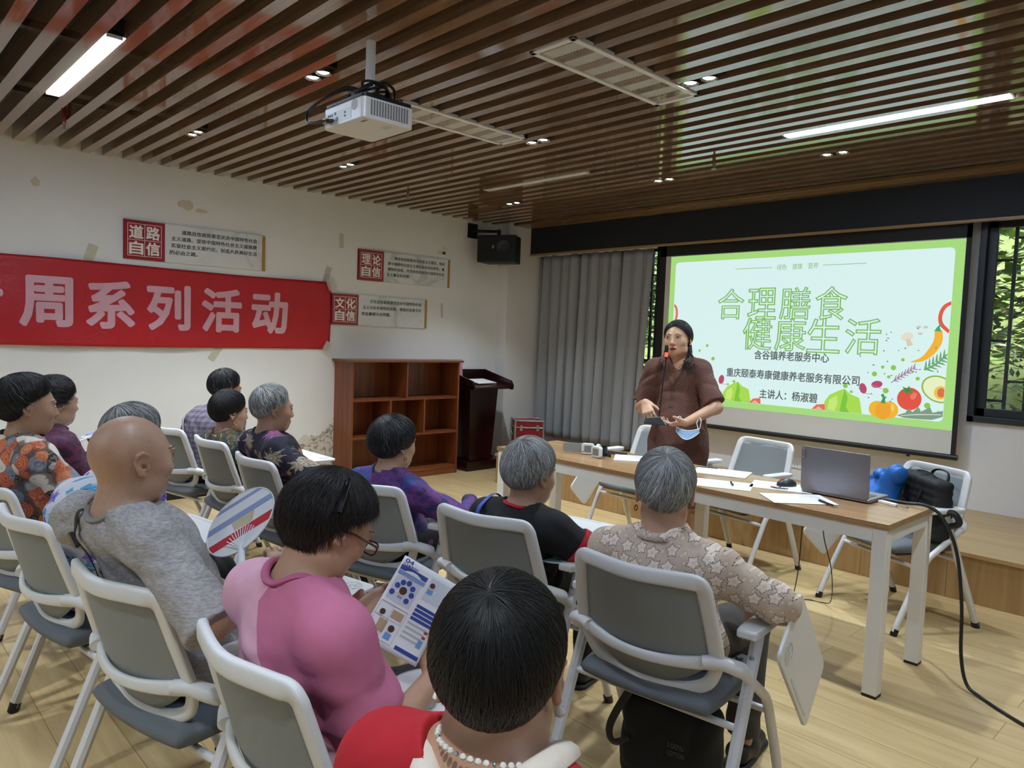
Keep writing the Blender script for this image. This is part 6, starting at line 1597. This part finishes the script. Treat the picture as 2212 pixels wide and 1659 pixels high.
# lips, placket and neck edge of the presenter
mb = MB(); mb.tube([hl(PS, (.0185*math.cos(a)*(1-.12*math.sin(a)**2), .0895-.009*math.cos(a)**2, -.0655+.0072*math.sin(a)-(.0022 if abs(a-math.pi/2) < .2 else 0))) for a in np.linspace(0, 2*math.pi, 24, endpoint=False)], .0036, 8, closed=True)
lo_ = child(PS, mb, 'lips', pm('lips_red', '93403E', .35, nz=.02))
mb = MB(); mb.lathe([(.0005, -.005), (.013, -.003), (.016, 0), (.013, .003), (.0005, .005)], 14, M=Matrix.Translation(tuple(hl(PS, (0, .086, -.0655)))) @ Matrix.Scale(.45, 4, (0, 0, 1))); mb.build('mouth', pm('mouth_dark', '3A1614', .5), lo_)
trd = bvh_of(PS, 'dress')
def on_dress(p, d, off=.002):
    h_ = trd.ray_cast(Vector(p), Vector(d).normalized()); return None if h_[0] is None else np.array(h_[0]+h_[1]*off)
M_PLK = pm('dress_band_brown', '4A2E1C', .7)
c_ = PS['nb'][0]
L1 = [p for p in (on_dress((c_+.004*0, 1, z), (0, -1, 0)) for z in np.linspace(PS['nb'][2]-.145, 1.06, 12)) if p is not None]
if len(L1) > 3: child(PS, MB().tube(spline(L1, 4), .013, 8, flat=.16, up=(0, 1, 0)), 'placket', M_PLK)
for x_ in (1, -1):
    L2 = [p for p in (on_dress((c_+x_*(.070*t_), 1, PS['nb'][2]-.150+.135*t_), (0, -1, 0), .003) for t_ in np.linspace(0, 1, 9)) if p is not None]
    if len(L2) > 3: child(PS, MB().tube(spline(L2, 4), .011, 8, flat=.25, up=(0, 1, 0)), 'neck_edge', M_PLK)
# hand fans ------------------------------------------------------
M_FANW = pm('fan_plastic_white', 'DADCDC', .35)
def fan(I, c, u, v_, r, name, label, deco, hl_=.10):
    """round paper fan: centre c, u across, v toward the handle (person-local)"""
    M = frame((0, 0, 0), u, v_); o = wl(I, c)
    t = thing(name, label, 'fan', tuple(o), I['root'].rotation_euler[2])
    MB().prism(circ(40, r, r*.97), M, .0012).build('leaf', FANP, t, smooth=False)
    mb = MB(); mb.tube([M @ Vector((r*math.cos(a), r*.97*math.sin(a), .0006)) for a in np.linspace(0, 2*math.pi, 48, endpoint=False)], .0022, 6, closed=True)
    for k in range(13):
        a = math.radians(90+(-55+k*110/12)); mb.tube([M @ Vector((0, r*.97, -.001)), M @ Vector((.55*r*-math.cos(a)*1.0, r*.97-.75*r*math.sin(a), -.001))], .0014, 5)
    mb.build('ribs', M_FANW, t)
    MB().tube([M @ Vector((0, r*.80, 0)), M @ Vector((0, r*.97+hl_*.3, 0)), M @ Vector((0, r*.97+hl_, 0))], [.007, .009, .011], 8, flat=.4).build('handle', M_FANW, t)
    for nm, mat, poly, dz in deco: MB().prism(poly, M @ Matrix.Translation((0, 0, dz)), .0005).build(nm, mat, t, smooth=False)
    return t, M
FANP = pm('fan_paper', 'E3E2E0', .5)
def band(r, y0, y1, n=14):
    top = [(-math.sqrt(max(r*r-y*y, 0))*.985, y) for y in np.linspace(y0, y1, n)]; return top+[(-x, y) for x, y in top[::-1]]
R1 = pm('fan_red', 'C22F38', .45); B1 = pm('fan_blue', '8C9DC0', .45); G1 = pm('fan_gold', 'C9BC96', .5)
u_ = np.array((.073, .184, .113)); hv = np.array((.067, .07, -.082)); hv = hv-nrm(u_)*(hv@nrm(u_))
deco = []
for dz in (.0013, -.0006):
    deco += [('red_print', R1, band(.114, .030, .060), dz), ('blue_print', B1, band(.114, -.035, -.012, 10), dz), ('gold_print', G1, [(-.03, -.01), (.05, -.01), (.04, .025), (-.02, .025)], dz), ('blue_print', B1, band(.114, -.088, -.075, 8), dz)]
hand_at = PG['arms'][0][2]
t_, M_ = fan(PG, np.array((.080, .075, .915)), np.array((.68, .47, .56)), np.array((.97, -.27, -.27)), .114, 'paper_fan', 'round white paper fan with red band held by the bald man', deco, .11)
mb = MB()
for s_, z_ in (('反诈宣传', .0019),): fit_text(mb, s_, 0, .045, .11, .018, M_ @ Matrix.Translation((0, 0, z_)) @ Matrix.Rotation(math.pi, 4, 'Z') @ Matrix.Translation((0, -.09, 0)), .01)
mb = None
deco = [('violet_print', pm('fan_violet', '8F97C9', .45), band(.11, -.06, .05), .0013), ('violet_print', pm('fan_violet', '8F97C9', .45), band(.11, -.06, .05), -.0006)]
fan(PP, np.array((.165, .270, .895)), np.array((1, .1, .1)), np.array((-.05, -1, -.25)), .10, 'paper_fan', 'pale violet paper fan held by the curly haired person', deco, .09)
M_FGREEN = pm('fan_green', '9CC7B4', .5); M_FTXT = pm('fan_green_ink', '2F7A5C', .5); M_FPINK = pm('fan_pink_ink', 'CF8C86', .5)
def green_fan(I, c, u, v_, label):
    deco = [('green_print', M_FGREEN, circ(36, .108, .104), .0012), ('flower_print', M_FPINK, circ(12, .016, .010, .03, .055), .0018), ('flower_print', M_FTXT, circ(12, .02, .008, .055, .05), .0018), ('flower_print', pm('fan_gold', 'C9BC96', .5), circ(10, .008, .008, .07, .035), .0018)]
    t, M = fan(I, np.array(c), np.array(u), np.array(v_), .115, 'paper_fan', label, deco, .10)
    mb = MB(); M2 = M @ Matrix.Translation((0, 0, .0018)) @ Matrix.Rotation(math.pi, 4, 'X') @ Matrix.Scale(-1, 4, (0, 0, 1))
    fit_text(mb, '社保卡', -.045, .018, .07, .026, M2, .015); fit_text(mb, '用卡', .052, -.002, .05, .026, M2, .015); fit_text(mb, '健康', -.02, .055, .03, .014, M2, .01)
    mb.build('lettering', M_FTXT, t, smooth=False)
green_fan(PJ, (.105, .165, .628), (.92, .35, -.03), (.35, -.92, -.08), 'pale green printed fan lying on the lap of the pink shirted person')
green_fan(PB, (.232, .0, .652), (.9, .4, .1), (-.4, .9, -.05), 'pale green printed fan on the lap of the person in black')
I = PJ; x, y, rz = CH['J']
pb = thing('black_pouch', 'black cloth pouch under the green fan on the pink shirted lap', 'bag', tuple(wl(PJ, (.09, .20, .592))), rz)
f = F(); f.ell((0, 0, .012), (.165, .125, .018), .01); v, q = isosurface(f, .006); qmesh('body', v, q, M_BAGB, pb)

# leaflet ------------------------------------------------------
cn = [np.array(p) for p in ((.009, .161, .924), (.105, .263, .871), (.085, .118, .691), (-.011, .035, .781))]
o_ = sum(cn)/4; ux = nrm((cn[1]-cn[0])+(cn[2]-cn[3])); uy = nrm((cn[0]-cn[3])+(cn[1]-cn[2])); uy = nrm(uy-ux*(ux@uy))
lf = thing('leaflet', 'white leaflet with blue boxes and cartoons held by the pink shirted person', 'leaflet', tuple(wl(PJ, o_)), PJ['root'].rotation_euler[2])
ML = frame((0, 0, 0), ux, uy); WL, HL = .150, .205
def bend(x_, y_): return .006*math.cos(x_/WL*3.0+.4)+.003*math.sin(y_*22)
n1, n2 = 14, 18; G = np.array([[tuple(ML @ Vector((a, b, bend(a, b)))) for b in np.linspace(-HL/2, HL/2, n2)] for a in np.linspace(-WL/2, WL/2, n1)])
MB().grid(G).build('sheet', M_PAPER, lf, solid=.0006, auto=0)
def lp2(name, mat, polys, k=1):
    mb = MB()
    for p in polys:
        m = len(p); cx_ = sum(a for a, b in p)/m; cy2 = sum(b for a, b in p)/m
        vs_ = [tuple(ML @ Vector((a, b, bend(a, b)+.0007+.00035*k))) for a, b in p]; mb.add(vs_, [tuple(range(m))])
    mb.build(name, mat, lf, smooth=False)
def rc_(x0, x1, y0, y1, n=5):    # coordinates in leaflet halves: u 0..1 right, v 0..1 down
    X = np.linspace(x0, x1, n); a = [(-WL/2+WL*q, HL/2-HL*y0) for q in X]+[(-WL/2+WL*q, HL/2-HL*y1) for q in X[::-1]]; return a
def cc(u, v_, r, n=14): return [(-WL/2+WL*u+r*math.cos(2*math.pi*k/n), HL/2-HL*v_+r*math.sin(2*math.pi*k/n)) for k in range(n)]
BL = pm('print_blue', '34489A', .5); BL2 = pm('print_blue_light', '7F93C8', .5); GR = pm('print_pale', 'CFD3DE', .5); TAN = pm('print_tan', 'B49A78', .5); SKP = pm('print_skin', 'E0C2AC', .5); HRP = pm('print_brown', '4A3028', .5); SKY = pm('print_sky', '6C9CD2', .5)
lp2('heading_bars', BL, [rc_(.03, .50, .10, .155)]); lp2('heading_bars', BL2, [rc_(.03, .50, .165, .21)])
lp2('picture_panel', GR, [rc_(.05, .47, .22, .50), rc_(.56, .96, .07, .33)])
lp2('badges', BL, [cc(.10+.0, .42, .0065), cc(.13, .33, .0065), cc(.19, .275, .0065), cc(.28, .255, .0065), cc(.37, .29, .0065), cc(.40, .36, .0065), cc(.37, .44, .0065)], 2)
for p_ in [cc(.25, .385, .009), cc(.62, .17, .006), cc(.37, .80, .007), cc(.12, .68, .006)]: lp2('cartoon_face', SKP, [p_], 2)
for p_ in [cc(.25, .357, .0095, 10), cc(.62, .15, .0065, 10), cc(.38, .775, .008, 10), cc(.13, .655, .007, 10)]: lp2('cartoon_hair', HRP, [p_], 3)
for p_ in [rc_(.21, .29, .42, .45), rc_(.58, .67, .20, .25), rc_(.32, .43, .83, .90), rc_(.84, .92, .73, .82), cc(.2, .81, .007)]: lp2('cartoon_clothes', SKY, [p_], 2)
for p_ in [rc_(.27, .46, .58, .67), rc_(.14, .28, .72, .86)]: lp2('tan_picture', TAN, [p_], 2)
lp2('outline_boxes', pm('print_line', '5E6478', .5), [rc_(.03, .49, .545, .549), rc_(.03, .49, .70, .703), rc_(.03, .49, .935, .938), rc_(.03, .033, .545, .938), rc_(.487, .49, .545, .938), rc_(.25, .253, .545, .938)], 3)
lp2('text_bars', BL, [rc_(.55, .95, .40+.048*i, .435+.048*i) for i in range(4)]); lp2('text_bars', pm('print_grey', 'B8BAC0', .5), [rc_(.55, .88, .61+.055*i, .632+.055*i) for i in range(4)]); lp2('footer_bar', BL, [rc_(.56, .97, .90, .945)])
lp2('red_marks', pm('print_red', 'A8403C', .5), [rc_(.86, .92, .62+.06*i, .65+.06*i) for i in range(3)], 2)
mb = MB(); Mt = ML @ Matrix.Translation((0, 0, .0085))
fit_text(mb, '04', -WL/2+.018, HL/2-.008, .022, .010, ML @ Matrix.Translation((0, 0, bend(-.06, .1)+.001)), .01); fit_text(mb, '个人信息保护', -WL/2+.026, HL/2-.0175, .042, .0065, ML @ Matrix.Translation((0, 0, bend(-.055, .09)+.001)), .01)
mb.build('lettering', BL, lf, smooth=False)

# microphone, face mask ------------------------------------------------------
def pw(p): return (p[0]+.06, p[1], p[2])
mi_ = thing('microphone', 'black gooseneck desk microphone with red ring held by the presenter', 'microphone', tuple(wl(PS, pw((.0, .268, .965)))), PS['root'].rotation_euler[2])
mb = MB(); B_ = [(-.070, -.05, 0), (.080, -.05, 0), (.080, .05, 0), (-.070, .05, 0), (-.045, -.035, .022), (.072, -.04, .040), (.072, .030, .040), (-.02, .03, .052)]
mb.add(B_, [(0, 3, 2, 1), (4, 5, 6, 7), (0, 1, 5, 4), (1, 2, 6, 5), (2, 3, 7, 6), (3, 0, 4, 7)]).build('base', pm('mic_black', '1A1D20', .4), mi_, smooth=False, bevel=.005)
MB().tube(spline([(.0, -.012, .035), (-.002, -.015, .12), (-.012, -.022, .28), (-.022, -.024, .40), (-.023, -.020, .42)], 8), .0042, 8).build('gooseneck', M_BLACK, mi_)
MB().tube([(-.023, -.020, .415), (-.023, -.018, .44)], .0095, 12).build('light_ring', emis('mic_ring_red', 'FF2A20', 2.0), mi_)
MB().tube([(-.023, -.0205, .40), (-.023, -.020, .416)], .0085, 12).build('collar', M_BLACK, mi_)
MB().lathe([(.009, .0), (.012, .006), (.0125, .03), (.010, .042), (.003, .047)], 16, c=(-.023, -.018, .44)).build('capsule', pm('mic_foam', '131313', .9), mi_)
fm_ = thing('face_mask', 'pale blue face mask hanging from the wrist of the presenter', 'face mask', tuple(wl(PS, pw((-.175, .235, .985)))), PS['root'].rotation_euler[2])
G = np.array([[(.068-.142*a, .018+.030*math.sin(math.pi*a)*(.4+.6*b), -.028-.016*math.sin(math.pi*a)-.052*b*(.45+.55*math.sin(math.pi*a))+.004*math.sin(b*19)) for b in np.linspace(0, 1, 12)] for a in np.linspace(0, 1, 16)])
MB().grid(G).build('mask_cloth', pm('mask_blue', '8FB4D6', .7), fm_, solid=.002, auto=0)
MB().tube([tuple(G[i, 0]) for i in range(16)], .0032, 6).build('edge_band', M_WHITE, fm_)
MB().tube([tuple(G[i, -1]) for i in range(16)], .0028, 6).build('edge_band', M_WHITE, fm_)
for a, dx in ((0, .01), (15, -.01)):
    p, q = G[a, 0], G[a, -1]
    MB().tube(spline([p, p+np.array((dx*.4, -.01, .045)), p+np.array((-dx*1.2, -.035, .062)), p+np.array((-dx*2.5, -.03, .03)), q], 8), .0022, 6).build('ear_loop', M_WHITE, fm_)
